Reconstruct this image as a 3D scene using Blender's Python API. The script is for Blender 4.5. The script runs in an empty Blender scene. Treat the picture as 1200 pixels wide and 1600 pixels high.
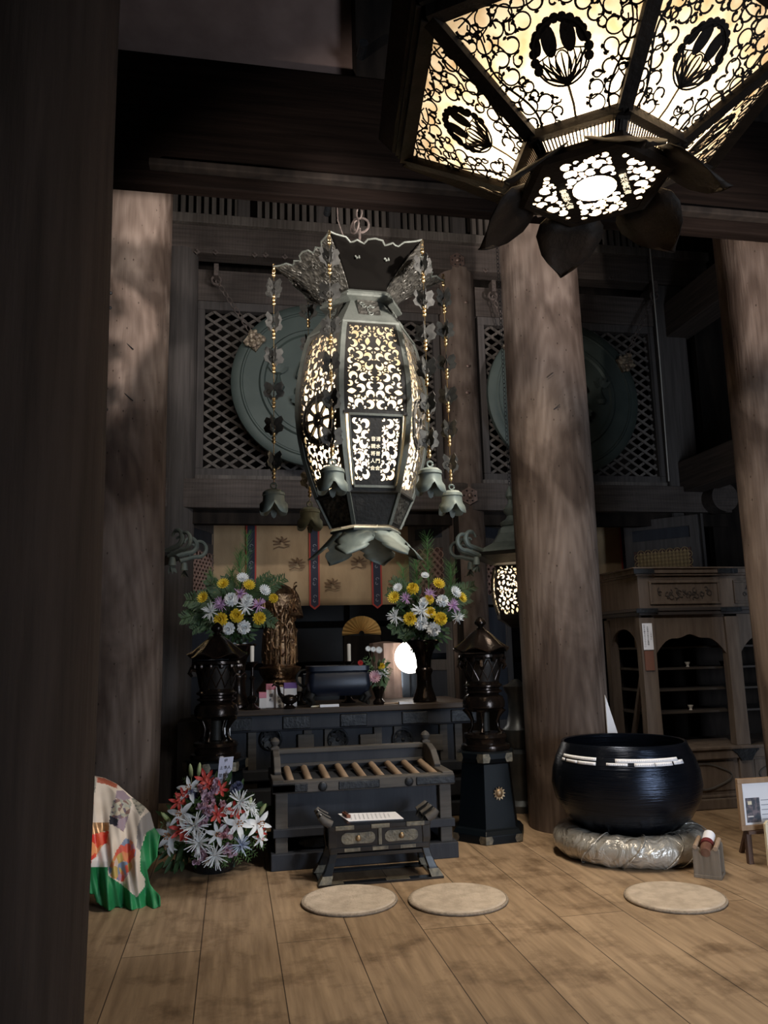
import bpy, math, random
from math import sin, cos, pi, radians, atan2, sqrt
from mathutils import Vector, Matrix, geometry
random.seed(7)
V = Vector
sc = bpy.context.scene
COL = sc.collection

# ------------------------------------------------------------------ camera
FPX, CAMH = 1230.0, 1.45
PITCH, YAW, ROLL = radians(9.8), radians(11.0), radians(1.4)
_f = V((sin(YAW)*cos(PITCH), cos(YAW)*cos(PITCH), sin(PITCH)))
_r0 = V((cos(YAW), -sin(YAW), 0)); _u0 = _r0.cross(_f)
_r = _r0*cos(ROLL) - _u0*sin(ROLL); _u = _u0*cos(ROLL) + _r0*sin(ROLL)
CAM = V((0, 0, CAMH))
cd = bpy.data.cameras.new('camera'); cam = bpy.data.objects.new('camera', cd); COL.objects.link(cam)
cd.sensor_fit = 'HORIZONTAL'; cd.sensor_width = 36; cd.lens = FPX/1200*36; cd.clip_start = .05
cam.matrix_world = Matrix(((_r.x, _u.x, -_f.x, 0), (_r.y, _u.y, -_f.y, 0), (_r.z, _u.z, -_f.z, CAMH), (0, 0, 0, 1)))
sc.camera = cam

# ------------------------------------------------------------------ light and exposure
sc.view_settings.view_transform = 'Standard'; sc.view_settings.look = 'None'
sc.view_settings.gamma = 1; sc.view_settings.exposure = 0.0; sc.view_settings.use_curve_mapping = False
sc.cycles.use_denoising = True
sc.cycles.max_bounces = 6; sc.cycles.diffuse_bounces = 3; sc.cycles.transparent_max_bounces = 12
sc.cycles.sample_clamp_indirect = 3.0
world = bpy.data.worlds.new('world'); sc.world = world; world.use_nodes = True
world.node_tree.nodes['Background'].inputs[0].default_value = (.55, .6, .7, 1)
world.node_tree.nodes['Background'].inputs[1].default_value = 0.010

def area(name, loc, target, sx, sy, power, color, spread=180):
    l = bpy.data.lights.new(name, 'AREA'); l.shape = 'RECTANGLE'; l.size = sx; l.size_y = sy
    l.energy = power; l.color = color; l.spread = radians(spread)
    o = bpy.data.objects.new(name, l); COL.objects.link(o); o.location = loc
    o.rotation_euler = (V(target)-V(loc)).to_track_quat('-Z', 'Y').to_euler(); return o
def point(name, loc, power, color, rad=.05):
    l = bpy.data.lights.new(name, 'POINT'); l.energy = power; l.color = color; l.shadow_soft_size = rad
    o = bpy.data.objects.new(name, l); COL.objects.link(o); o.location = loc; return o
WARM = (1, .80, .56)
def spot(name, loc, target, power, color, ang, blend=.8, rad=.06):
    l = bpy.data.lights.new(name, 'SPOT'); l.energy = power; l.color = color; l.spot_size = radians(ang); l.spot_blend = blend; l.shadow_soft_size = rad
    o = bpy.data.objects.new(name, l); COL.objects.link(o); o.location = loc; o.rotation_euler = (V(target)-V(loc)).to_track_quat('-Z', 'Y').to_euler(); return o
area('open_front_daylight', (4.1, -1.4, 1.5), (2.2, 6, .9), 1.5, 2.6, 90, (.74, .85, 1.0), 110)
area('aisle_ceiling_lights', (1.9, 4.05, 4.08), (1.7, 4.1, 0), 3.4, .5, 66, (1, .87, .70), 106)
spot('pillar_spot_right', (2.12, 2.4, 2.95), (-.78, 6.3, 4.4), 1050, (1, .90, .83), 34, .9)
spot('pillar_spot_left', (-1.95, 2.4, 2.7), (2.6, 6.3, 4.95), 560, (1, .90, .83), 40, .95)
spot('pillar_spot_centre', (3.5, 2.3, 2.6), (3.1, 6.3, 4.95), 620, (1, .88, .80), 38, .95)
spot('cabinet_fill', (2.5, 3.2, 4.05), (4.35, 6.5, 1.3), 150, (1, .93, .86), 34, .8)  # unseen spot added to brighten the cabinet
spot('floor_flower_fill', (2.1, 3.2, 4.05), (-.35, 5.4, .35), 320, (1, .95, .90), 34, .8)  # put in, out of view, to lift the floor bouquet and draped cloth
spot('bouquet_fill_left', (.1, 4.95, 4.0), (-.05, 7.1, 1.85), 60, (1, .93, .86), 24, .7)  # invented lamp behind the beam, brightens the left vase flowers
spot('bouquet_fill_right', (1.9, 4.95, 4.0), (1.75, 7.1, 1.85), 60, (1, .93, .86), 24, .7)  # its twin, likewise added, for the right vase flowers
area('back_wall_fill', (.7, 4.95, 4.35), (.9, 8.5, 4.6), 2.4, .2, 30, (1, .94, .88), 130)  # added fill behind the beam that lifts the back wall evenly
point('bulb_near_lantern', (1.273, 2.41, 3.25), 46, WARM, .04)
point('bulb_big_lantern', (.78, 4.6, 2.62), 44, WARM, .04)
point('bulb_small_lantern_right', (2.62, 7.2, 1.98), 8, WARM, .04)
point('bulb_small_lantern_left', (-.84, 7.2, 1.98), 4, WARM, .04)
point('bulb_altar_lamp', (1.80, 7.98, 1.32), 2, (1, .85, .68), .06)
area('altar_ceiling_light', (1.0, 8.8, 2.75), (1.0, 10, 1.2), 1.2, .2, .8, (1, .82, .62))

# ------------------------------------------------------------------ pixel helpers
def ray(px, py): return _f*FPX + _r*(px-600) - _u*(py-800)
def atY(px, py, Y): d = ray(px, py); return CAM + d*(Y/d.y)
def atZ(px, py, Z): d = ray(px, py); return CAM + d*((Z-CAMH)/d.z)
def pxm(px, py, Y): return (atY(px+1, py, Y)-atY(px, py, Y)).length

# ------------------------------------------------------------------ materials
MATS = {}
def mat(name, col, rough=.6, metal=0., col2=None, scale=(8, 8, 8), noise=6., bump=0., bscale=40., detail=4, emis=None, estr=0., spec=.5, lo=.35, hi=.65, kind='NOISE', coat=0., sheen=0., trans=0.):
    m = bpy.data.materials.new(name); m.use_nodes = True; nt = m.node_tree; b = nt.nodes['Principled BSDF']
    b.inputs['Base Color'].default_value = (*col, 1); b.inputs['Roughness'].default_value = rough; b.inputs['Metallic'].default_value = metal
    b.inputs['Specular IOR Level'].default_value = spec; b.inputs['Coat Weight'].default_value = coat; b.inputs['Sheen Weight'].default_value = sheen
    tc = nt.nodes.new('ShaderNodeTexCoord'); mp = nt.nodes.new('ShaderNodeMapping'); mp.inputs['Scale'].default_value = scale
    nt.links.new(tc.outputs['Object'], mp.inputs[0])
    if col2 is not None:
        n = nt.nodes.new('ShaderNodeTexNoise'); n.inputs['Scale'].default_value = noise; n.inputs['Detail'].default_value = detail
        nt.links.new(mp.outputs[0], n.inputs['Vector'])
        r = nt.nodes.new('ShaderNodeValToRGB'); r.color_ramp.elements[0].position = lo; r.color_ramp.elements[1].position = hi
        r.color_ramp.elements[0].color = (*col, 1); r.color_ramp.elements[1].color = (*col2, 1)
        nt.links.new(n.outputs[0], r.inputs[0]); nt.links.new(r.outputs[0], b.inputs['Base Color'])
    if bump:
        if kind == 'VORONOI':
            n2 = nt.nodes.new('ShaderNodeTexVoronoi'); n2.inputs['Scale'].default_value = bscale
        else:
            n2 = nt.nodes.new('ShaderNodeTexNoise'); n2.inputs['Scale'].default_value = bscale; n2.inputs['Detail'].default_value = 5
        nt.links.new(mp.outputs[0], n2.inputs['Vector'])
        bp = nt.nodes.new('ShaderNodeBump'); bp.inputs['Strength'].default_value = bump; bp.inputs['Distance'].default_value = .01
        nt.links.new(n2.outputs[0], bp.inputs['Height']); nt.links.new(bp.outputs[0], b.inputs['Normal'])
    if emis: b.inputs['Emission Color'].default_value = (*emis, 1); b.inputs['Emission Strength'].default_value = estr
    if trans: b.inputs['Transmission Weight'].default_value = trans
    MATS[name] = m; return m
def wood(name, c1, c2, rough=.75, g=(14, 14, .7), bump=.35, axis='z', spec=.22):
    s = {'z': g, 'x': (g[2], g[1], g[0]), 'y': (g[0], g[2], g[1])}[axis]
    return mat(name, c1, rough, 0, c2, s, 2.2, bump, 5., 6, lo=.3, hi=.72, spec=spec)
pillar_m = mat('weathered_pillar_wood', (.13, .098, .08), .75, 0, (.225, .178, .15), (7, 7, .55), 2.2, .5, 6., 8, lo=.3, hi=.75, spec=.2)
beam_m = wood('dark_beam_wood', (.062, .052, .047), (.115, .095, .085), axis='x')
beamy_m = wood('dark_beam_wood_side', (.055, .045, .04), (.1, .08, .07), axis='y')
post_m = wood('grey_post_wood', (.06, .053, .05), (.1, .088, .083))
shadebeam_m = wood('shaded_beam_wood', (.005, .0035, .003), (.012, .008, .0065), axis='x', spec=.03)  # near-black beam wood: the shade on the near beams is put into its colour
plaster_m = mat('old_plaster', (.30, .20, .17), .95, 0, (.38, .26, .22), (1, 1, 1), 5, .2, 30)
black_m = mat('dark_board', (.012, .010, .009), .85, 0, (.024, .019, .016), (6, 6, 1), 2, spec=.08)
lattice_m = wood('lattice_wood', (.10, .088, .078), (.17, .15, .135))
bluewood_m = wood('blue_grey_wood', (.027, .030, .038), (.040, .043, .052), .6, (6, 6, 1), .2)
greywood_m = wood('grey_brown_wood', (.06, .054, .05), (.11, .10, .09), .65, (10, 10, 1), .3, 'x')
tanwood_m = wood('worn_tan_wood', (.30, .21, .145), (.42, .31, .22), .55, (9, 2, 9), .2)
cabwood_m = wood('cabinet_wood', (.10, .075, .06), (.16, .125, .10), .7, (10, 10, 1.2), .3)
iron_m = mat('black_iron', (.018, .02, .024), .5, .6, (.035, .037, .04), (1, 1, 1), 20, .5, 50)
lacq_m = mat('black_lacquer', (.008, .009, .011), .25, 0, spec=.5, coat=.3)
lacqb_m = mat('blue_black_lacquer', (.002, .004, .006), .4, 0, spec=.2)
brass_m = mat('dull_brass', (.42, .30, .17), .45, .8, (.25, .17, .10), (1, 1, 1), 25)
tarn_m = mat('tarnished_brass_fitting', (.20, .17, .12), .5, .6, (.10, .09, .07), (1, 1, 1), 30, .3, 80)
gold_m = mat('gold_leaf', (.42, .27, .15), .4, 1., (.14, .08, .05), (1, 1, 1), 22, .8, 45)
bead_m = mat('gilt_bead', (.85, .62, .32), .28, 1.)
bronze_m = mat('green_grey_bronze', (.085, .095, .082), .6, .3, (.125, .135, .118), (1, 1, 1), 9, .25, 60)
relief_m = mat('embossed_bronze', (.05, .048, .042), .45, .6, (.11, .105, .09), (1, 1, 1), 20, 1.0, 38, kind='VORONOI')
darkbz_m = mat('dark_bronze_sheet', (.012, .011, .009), .6, .3, (.02, .018, .015), (1, 1, 1), 12, .3, 50)
stupa_m = mat('polished_dark_bronze', (.016, .012, .010), .2, .7, (.028, .019, .015), (1, 1, 1), 8, .2, 40)
disc_m = mat('verdigris_disc', (.045, .062, .056), .6, .2, (.064, .083, .074), (1, 1, 1), 3, .15, 20)
curl_m = mat('pale_verdigris', (.17, .20, .175), .6, .3, (.12, .145, .13), (1, 1, 1), 12)
rust_m = mat('rusty_chain', (.19, .15, .135), .65, .5, (.11, .09, .08), (1, 1, 1), 40)
rose_m = mat('old_copper_ornament', (.28, .20, .17), .5, .6, (.18, .12, .10), (1, 1, 1), 30, .4, 60)
white_m = mat('white_paper', (.82, .82, .86), .8)
cream_m = mat('cream_card', (.78, .70, .52), .7)
ink_m = mat('ink', (.02, .02, .03), .8)
greyink_m = mat('grey_ink', (.25, .26, .30), .8)
candle_m = mat('wax', (.75, .70, .62), .5)
red_m = mat('red_cloth', (.45, .05, .035), .7)
navy_m = mat('navy_cloth', (.03, .035, .06), .8)
curtain_m = mat('gold_brown_curtain', (.40, .27, .15), .85, 0, (.50, .35, .20), (1, 1, .4), 6, .15, 60)
motif_m = mat('curtain_motif', (.17, .10, .055), .85)
rush_m = mat('woven_rush', (.42, .34, .26), .85, 0, (.56, .46, .36), (1, 1, 1), 14, .6, 70)
leafg_m = mat('leaf_green', (.045, .10, .025), .55, 0, (.10, .19, .05), (1, 1, 1), 12)
darkleaf_m = mat('dark_leaf', (.02, .055, .015), .55, 0, (.05, .10, .03), (1, 1, 1), 14)
pine_m = mat('pine_needles', (.05, .14, .035), .6, 0, (.12, .24, .08), (1, 1, 1), 12)
stem_m = mat('stem', (.06, .06, .03), .7)
PET = {'white': mat('white_petal', (.82, .84, .84), .6), 'yellow': mat('yellow_petal', (.80, .60, .05), .6, 0, (.68, .48, .03), (1, 1, 1), 30),
       'lilac': mat('lilac_petal', (.46, .25, .50), .6, 0, (.62, .42, .64), (1, 1, 1), 30), 'pink': mat('pink_petal', (.60, .30, .36), .6, 0, (.72, .48, .52), (1, 1, 1), 25),
       'mauve': mat('mauve_petal', (.50, .32, .42), .6, 0, (.64, .46, .54), (1, 1, 1), 25), 'red': mat('red_petal', (.48, .03, .03), .5, 0, (.60, .10, .07), (1, 1, 1), 25), 'bud': mat('bud_green', (.33, .42, .14), .5, 0, (.5, .55, .3), (1, 1, 1), 12),
       'blue': mat('pale_blue_petal', (.45, .52, .66), .6), 'thistle': mat('thistle', (.12, .13, .22), .7)}

def pane_material(name, col, tr):
    m = bpy.data.materials.new(name); m.use_nodes = True; nt = m.node_tree; nt.nodes.clear()
    o = nt.nodes.new('ShaderNodeOutputMaterial'); t = nt.nodes.new('ShaderNodeBsdfTranslucent'); p = nt.nodes.new('ShaderNodeBsdfTransparent')
    mx = nt.nodes.new('ShaderNodeMixShader'); n = nt.nodes.new('ShaderNodeTexNoise'); n.inputs['Scale'].default_value = 14
    r = nt.nodes.new('ShaderNodeValToRGB'); r.color_ramp.elements[0].color = (col[0]*.72, col[1]*.6, col[2]*.45, 1); r.color_ramp.elements[1].color = (*col, 1)
    r.color_ramp.elements[0].position = .3; r.color_ramp.elements[1].position = .6
    tc = nt.nodes.new('ShaderNodeTexCoord'); nt.links.new(tc.outputs['Object'], n.inputs['Vector']); nt.links.new(n.outputs[0], r.inputs[0])
    nt.links.new(r.outputs[0], t.inputs[0]); mx.inputs[0].default_value = tr
    nt.links.new(t.outputs[0], mx.inputs[1]); nt.links.new(p.outputs[0], mx.inputs[2]); nt.links.new(mx.outputs[0], o.inputs[0]); return m
pane_m = pane_material('lantern_paper', (1.0, .93, .80), .05)
glow_m = mat('cut_out_lit_letters', (.9, .8, .6), .6, emis=(1, .86, .6), estr=1.1)
lamp_m = mat('round_lamp_glass', (.9, .9, .9), .4, emis=(1, .93, .84), estr=6)

def floor_material():
    m = bpy.data.materials.new('plank_floor'); m.use_nodes = True; nt = m.node_tree; b = nt.nodes['Principled BSDF']; L = nt.links.new; N = nt.nodes.new
    tc = N('ShaderNodeTexCoord'); sp = N('ShaderNodeSeparateXYZ'); L(tc.outputs['Object'], sp.inputs[0])
    cb = N('ShaderNodeCombineXYZ'); ax = N('ShaderNodeMath'); ax.operation = 'ADD'; ax.inputs[1].default_value = .14+.376*8
    L(sp.outputs[0], ax.inputs[0]); L(sp.outputs[1], cb.inputs[0]); L(ax.outputs[0], cb.inputs[1])
    br = N('ShaderNodeTexBrick'); br.offset = .37; br.inputs['Scale'].default_value = 1; br.inputs['Brick Width'].default_value = 4.3; br.inputs['Row Height'].default_value = .376
    br.inputs['Mortar Size'].default_value = .0028; br.inputs['Mortar Smooth'].default_value = .3; br.inputs['Bias'].default_value = 0
    br.inputs['Color1'].default_value = (.31, .215, .132, 1); br.inputs['Color2'].default_value = (.39, .28, .18, 1); br.inputs['Mortar'].default_value = (.05, .032, .02, 1)
    L(cb.outputs[0], br.inputs['Vector'])
    mp = N('ShaderNodeMapping'); mp.inputs['Scale'].default_value = (9, .8, 1); L(tc.outputs['Object'], mp.inputs[0])
    n1 = N('ShaderNodeTexNoise'); n1.inputs['Scale'].default_value = 2.5; n1.inputs['Detail'].default_value = 8; L(mp.outputs[0], n1.inputs['Vector'])
    r1 = N('ShaderNodeValToRGB'); r1.color_ramp.elements[0].color = (.62, .58, .54, 1); r1.color_ramp.elements[1].color = (1.12, 1.1, 1.06, 1); r1.color_ramp.elements[0].position = .28; r1.color_ramp.elements[1].position = .7
    L(n1.outputs[0], r1.inputs[0])
    n2 = N('ShaderNodeTexNoise'); n2.inputs['Scale'].default_value = 3.2; n2.inputs['Detail'].default_value = 9; n2.inputs['Roughness'].default_value = .65; L(tc.outputs['Object'], n2.inputs['Vector'])
    r2 = N('ShaderNodeValToRGB'); r2.color_ramp.elements[0].color = (.42, .38, .34, 1); r2.color_ramp.elements[1].color = (1, 1, 1, 1); r2.color_ramp.elements[0].position = .34; r2.color_ramp.elements[1].position = .50
    L(n2.outputs[0], r2.inputs[0])
    m1 = N('ShaderNodeMixRGB'); m1.blend_type = 'MULTIPLY'; m1.inputs[0].default_value = 1; L(br.outputs[0], m1.inputs[1]); L(r1.outputs[0], m1.inputs[2])
    m2 = N('ShaderNodeMixRGB'); m2.blend_type = 'MULTIPLY'; m2.inputs[0].default_value = .85; L(m1.outputs[0], m2.inputs[1]); L(r2.outputs[0], m2.inputs[2])
    L(m2.outputs[0], b.inputs['Base Color']); b.inputs['Roughness'].default_value = .55; b.inputs['Specular IOR Level'].default_value = .35
    bp = N('ShaderNodeBump'); bp.inputs['Strength'].default_value = .25; bp.inputs['Distance'].default_value = .01; L(n1.outputs[0], bp.inputs['Height']); L(bp.outputs[0], b.inputs['Normal'])
    return m
floor_m = floor_material()

# ------------------------------------------------------------------ mesh builder
def wloc(o):
    p = V((0, 0, 0))
    while o is not None: p = p + o.location; o = o.parent
    return p
class MB:
    def __init__(s): s.v = []; s.f = []; s.m = []; s.mi = 0
    def add(s, vs, fs, M=None):
        n = len(s.v); s.v += [(M @ V(a)) if M else V(a) for a in vs]
        for f in fs: s.f.append([i+n for i in f]); s.m.append(s.mi)
        return s
    def box(s, c, d, rz=0, M=None):
        x, y, z = [q/2 for q in d]; R = Matrix.Translation(c) @ Matrix.Rotation(rz, 4, 'Z')
        if M: R = Matrix.Translation(c) @ M
        vs = [(a*x, b*y, e*z) for a in (-1, 1) for b in (-1, 1) for e in (-1, 1)]
        return s.add(vs, [(0, 1, 3, 2), (4, 6, 7, 5), (0, 4, 5, 1), (2, 3, 7, 6), (0, 2, 6, 4), (1, 5, 7, 3)], R)
    def bb(s, x0, x1, y0, y1, z0, z1): return s.box(((x0+x1)/2, (y0+y1)/2, (z0+z1)/2), (abs(x1-x0), abs(y1-y0), abs(z1-z0)))
    def bar(s, a, b, w, h, up=(0, 0, 1)):
        a = V(a); b = V(b); d = b-a; L = d.length; y = d/L; x = y.cross(V(up)); x = x.normalized() if x.length > 1e-4 else V((1, 0, 0)); z = x.cross(y)
        M = Matrix(((x.x, y.x, z.x), (x.y, y.y, z.y), (x.z, y.z, z.z))).to_4x4()
        return s.box((a+b)/2, (w, L, h), M=M)
    def loft(s, rings, cap=True, cyc=True):
        n = len(rings[0]); vs = [p for r in rings for p in r]; fs = []
        for i in range(len(rings)-1):
            for j in range(n if cyc else n-1):
                k = (j+1) % n; fs.append((i*n+j, i*n+k, (i+1)*n+k, (i+1)*n+j))
        if cap: fs.append(tuple(range(n-1, -1, -1))); fs.append(tuple((len(rings)-1)*n+j for j in range(n)))
        return s.add(vs, fs)
    def lathe(s, prof, c, n=28, cap=True, rot=0., sx=1.):
        return s.loft([[(c[0]+r*sx*cos(rot+2*pi*j/n), c[1]+r*sin(rot+2*pi*j/n), c[2]+z) for j in range(n)] for r, z in prof], cap)
    def tube(s, pts, r, n=8, cap=True):
        pts = [V(p) for p in pts]; rings = []; k = len(pts); pn = None
        for i, p in enumerate(pts):
            t = (pts[min(i+1, k-1)]-pts[max(i-1, 0)]).normalized()
            if pn is None: pn = t.cross(V((0, 0, 1)) if abs(t.z) < .9 else V((1, 0, 0))).normalized()
            pn = (pn - t*pn.dot(t)).normalized(); b = t.cross(pn); rr = r[i] if isinstance(r, (list, tuple)) else r
            rings.append([p+(pn*cos(2*pi*j/n)+b*sin(2*pi*j/n))*rr for j in range(n)])
        return s.loft(rings, cap)
    def ball(s, c, r, n=10, sc=(1, 1, 1)):
        c = V(c); h = max(4, n//2)
        rings = [[(c.x+r*sc[0]*sin(pi*i/h)*cos(2*pi*j/n), c.y+r*sc[1]*sin(pi*i/h)*sin(2*pi*j/n), c.z+r*sc[2]*cos(pi*i/h)) for j in range(n)] for i in range(1, h)]
        rings = [[(c.x+r*.01*cos(2*pi*j/n), c.y+r*.01*sin(2*pi*j/n), c.z+r*sc[2]) for j in range(n)]] + rings + [[(c.x+r*.01*cos(2*pi*j/n), c.y+r*.01*sin(2*pi*j/n), c.z-r*sc[2]) for j in range(n)]]
        return s.loft(rings)
    def torus(s, c, R, r, ax=(0, 0, 1), n=24, m=8, sc=1., a0=0, a1=2*pi):
        ax = V(ax).normalized(); u = ax.cross(V((0, 0, 1)) if abs(ax.z) < .9 else V((1, 0, 0))).normalized(); w = ax.cross(u); c = V(c); full = abs(a1-a0-2*pi) < 1e-6
        rings = []
        for i in range(n if full else n+1):
            a = a0+(a1-a0)*i/n; d = u*cos(a)+w*sin(a)*sc
            rings.append([c+d*R+(d.normalized()*cos(2*pi*j/m)+ax*sin(2*pi*j/m))*r for j in range(m)])
        if full: rings.append(rings[0])
        return s.loft(rings, not full)
    def plate(s, pts2, O, ex, ey, th):                        # polygon extruded along the normal
        O = V(O); ex = V(ex); ey = V(ey); nn = ex.cross(ey).normalized()*th
        a = [O+ex*p[0]+ey*p[1] for p in pts2]; n = len(a)
        return s.add(a+[p+nn for p in a], [tuple(range(n-1, -1, -1)), tuple(range(n, 2*n))]+[(i, (i+1) % n, (i+1) % n+n, i+n) for i in range(n)])
    def ribbon(s, pts, w, nrm, th=.003):                      # flat band along a line; w may be a list
        pts = [V(p) for p in pts]; k = len(pts); nrm = V(nrm).normalized(); rings = []
        for i, p in enumerate(pts):
            t = (pts[min(i+1, k-1)]-pts[max(i-1, 0)]); side = t.cross(nrm).normalized(); ww = (w[i] if isinstance(w, (list, tuple)) else w)/2
            rings.append([p-side*ww, p+side*ww, p+side*ww+nrm*th, p-side*ww+nrm*th])
        return s.loft(rings)
    def petal(s, b, d, up, L, w, curl=0., n=4, tipw=.15, cup=0.):
        b = V(b); d = V(d).normalized(); up = V(up); up = (up-d*up.dot(d)); up = up.normalized() if up.length > 1e-4 else d.orthogonal().normalized(); side = d.cross(up)
        vs = []; p = b.copy(); a = 0
        for i in range(n+1):
            t = i/n; ww = w*.5*max(tipw if i == n else .22, sin(pi*min(1, t*.85+.12)))
            q = d*cos(a)+up*sin(a); nn = up*cos(a)-d*sin(a)
            vs += [p-side*ww+nn*cup*ww, p, p+side*ww+nn*cup*ww]; p = p+q*(L/n); a += curl/n
        fs = [f for i in range(n) for f in ((3*i, 3*i+1, 3*i+4, 3*i+3), (3*i+1, 3*i+2, 3*i+5, 3*i+4))]
        return s.add(vs, fs)
    def build(s, name, m, parent=None, smooth=False, org=None, bevel=0.):
        me = bpy.data.meshes.new(name)
        if parent is not None: off = wloc(parent)
        elif org is not None: off = V(org)
        else:
            xs = [p.x for p in s.v]; ys = [p.y for p in s.v]; zs = [p.z for p in s.v]
            off = V(((min(xs)+max(xs))/2, (min(ys)+max(ys))/2, min(zs)))
        me.from_pydata([p-off for p in s.v], [], s.f)
        for q in (m if isinstance(m, (list, tuple)) else [m]): me.materials.append(q)
        me.polygons.foreach_set('material_index', s.m)
        me.polygons.foreach_set('use_smooth', [bool(smooth)]*len(s.f)); me.update()
        if smooth and smooth != 2:
            try: me.set_sharp_from_angle(angle=radians(38))
            except Exception: pass
        o = bpy.data.objects.new(name, me); COL.objects.link(o)
        if parent is not None: o.parent = parent
        else: o.location = off
        if bevel:
            md = o.modifiers.new('b', 'BEVEL'); md.width = bevel; md.segments = 2; md.limit_method = 'ANGLE'
        return o
def tag(o, label=None, cat=None, group=None, kind=None):
    if label: o['label'] = label
    if cat: o['category'] = cat
    if group: o['group'] = group
    if kind: o['kind'] = kind
    return o
def thing(name, loc, label, cat, group=None):
    o = bpy.data.objects.new(name, None); COL.objects.link(o); o.location = loc; o.empty_display_size = .1
    return tag(o, label, cat, group)
def struct(o, label=None, cat=None): return tag(o, label, cat, None, 'structure')
def kids(o): return [c for c in bpy.data.objects if c.parent == o]
def copy_tree(o, parent=None):
    c = o.copy(); COL.objects.link(c); c.parent = parent
    for ch in kids(o): copy_tree(ch, c)
    return c
def text_mesh(name, body, size, M, m, parent, spacing=1.0, th=.0008):
    cu = bpy.data.curves.new(name, 'FONT'); cu.body = body; cu.size = size; cu.align_x = 'CENTER'; cu.align_y = 'CENTER'; cu.space_line = spacing; cu.extrude = th; cu.resolution_u = 3
    t = bpy.data.objects.new(name, cu); COL.objects.link(t)
    me = bpy.data.meshes.new_from_object(t.evaluated_get(bpy.context.evaluated_depsgraph_get()))
    bpy.data.objects.remove(t); me.name = name
    off = wloc(parent); me.transform(Matrix.Translation(-off) @ M); me.materials.clear(); me.materials.append(m)
    o = bpy.data.objects.new(name, me); COL.objects.link(o); o.parent = parent; return o
def frame_M(O, ex, ey):
    ex = V(ex).normalized(); ey = V(ey).normalized(); ez = ex.cross(ey)
    return Matrix(((ex.x, ey.x, ez.x, O[0]), (ex.y, ey.y, ez.y, O[1]), (ex.z, ey.z, ez.z, O[2]), (0, 0, 0, 1)))
def vtext(s): return '\n'.join(s)
def arc(cx, cy, r, a0, a1, n=12, k=1.): return [(cx+r*(1-(1-k)*i/n)*cos(a0+(a1-a0)*i/n), cy+r*(1-(1-k)*i/n)*sin(a0+(a1-a0)*i/n)) for i in range(n+1)]
def chain(mb, p0, p1, r=.018, wire=.004, sag=0.):
    p0 = V(p0); p1 = V(p1); L = (p1-p0).length; n = max(2, int(L/(r*2.6)))
    for i in range(n):
        t = (i+.5)/n; p = p0.lerp(p1, t)-V((0, 0, sag*4*t*(1-t))); d = (p1-p0).normalized()
        s = d.cross(V((0, 1, 0)) if i % 2 else V((.7, .7, .1))).normalized(); ax = d.cross(s)
        M = []
        for j in range(10):
            a = 2*pi*j/10; M.append(p+d*cos(a)*r*1.5+s*sin(a)*r*.75)
        mb.tube(M+[M[0]], wire, 5, False)

# ================================================================== STRUCTURE
WY = 8.5
o = MB().add([(-4, -1.5, 0), (8, -1.5, 0), (8, 13, 0), (-4, 13, 0), (-4, -1.5, -.08), (8, -1.5, -.08), (8, 13, -.08), (-4, 13, -.08)],
             [(0, 1, 2, 3), (7, 6, 5, 4), (0, 4, 5, 1), (1, 5, 6, 2), (2, 6, 7, 3), (3, 7, 4, 0)]).build('floor', floor_m, org=(0, 0, 0)); struct(o)
struct(MB().bb(-4, 8, -1.2, 4.9, 5.9, 6.0).build('ceiling', black_m))
struct(MB().bb(-4, 8, 4.9, 13, 7.3, 7.4).build('ceiling', black_m))
struct(MB().bb(-4.1, -4, -1.2, 13, 0, 7.4).build('wall_left', black_m))
struct(MB().bb(8, 8.1, -1.2, 13, 0, 7.4).build('wall_right', black_m))
struct(MB().bb(-4, 8, 12.9, 13, 0, 7.4).build('wall_back', black_m))
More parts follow.
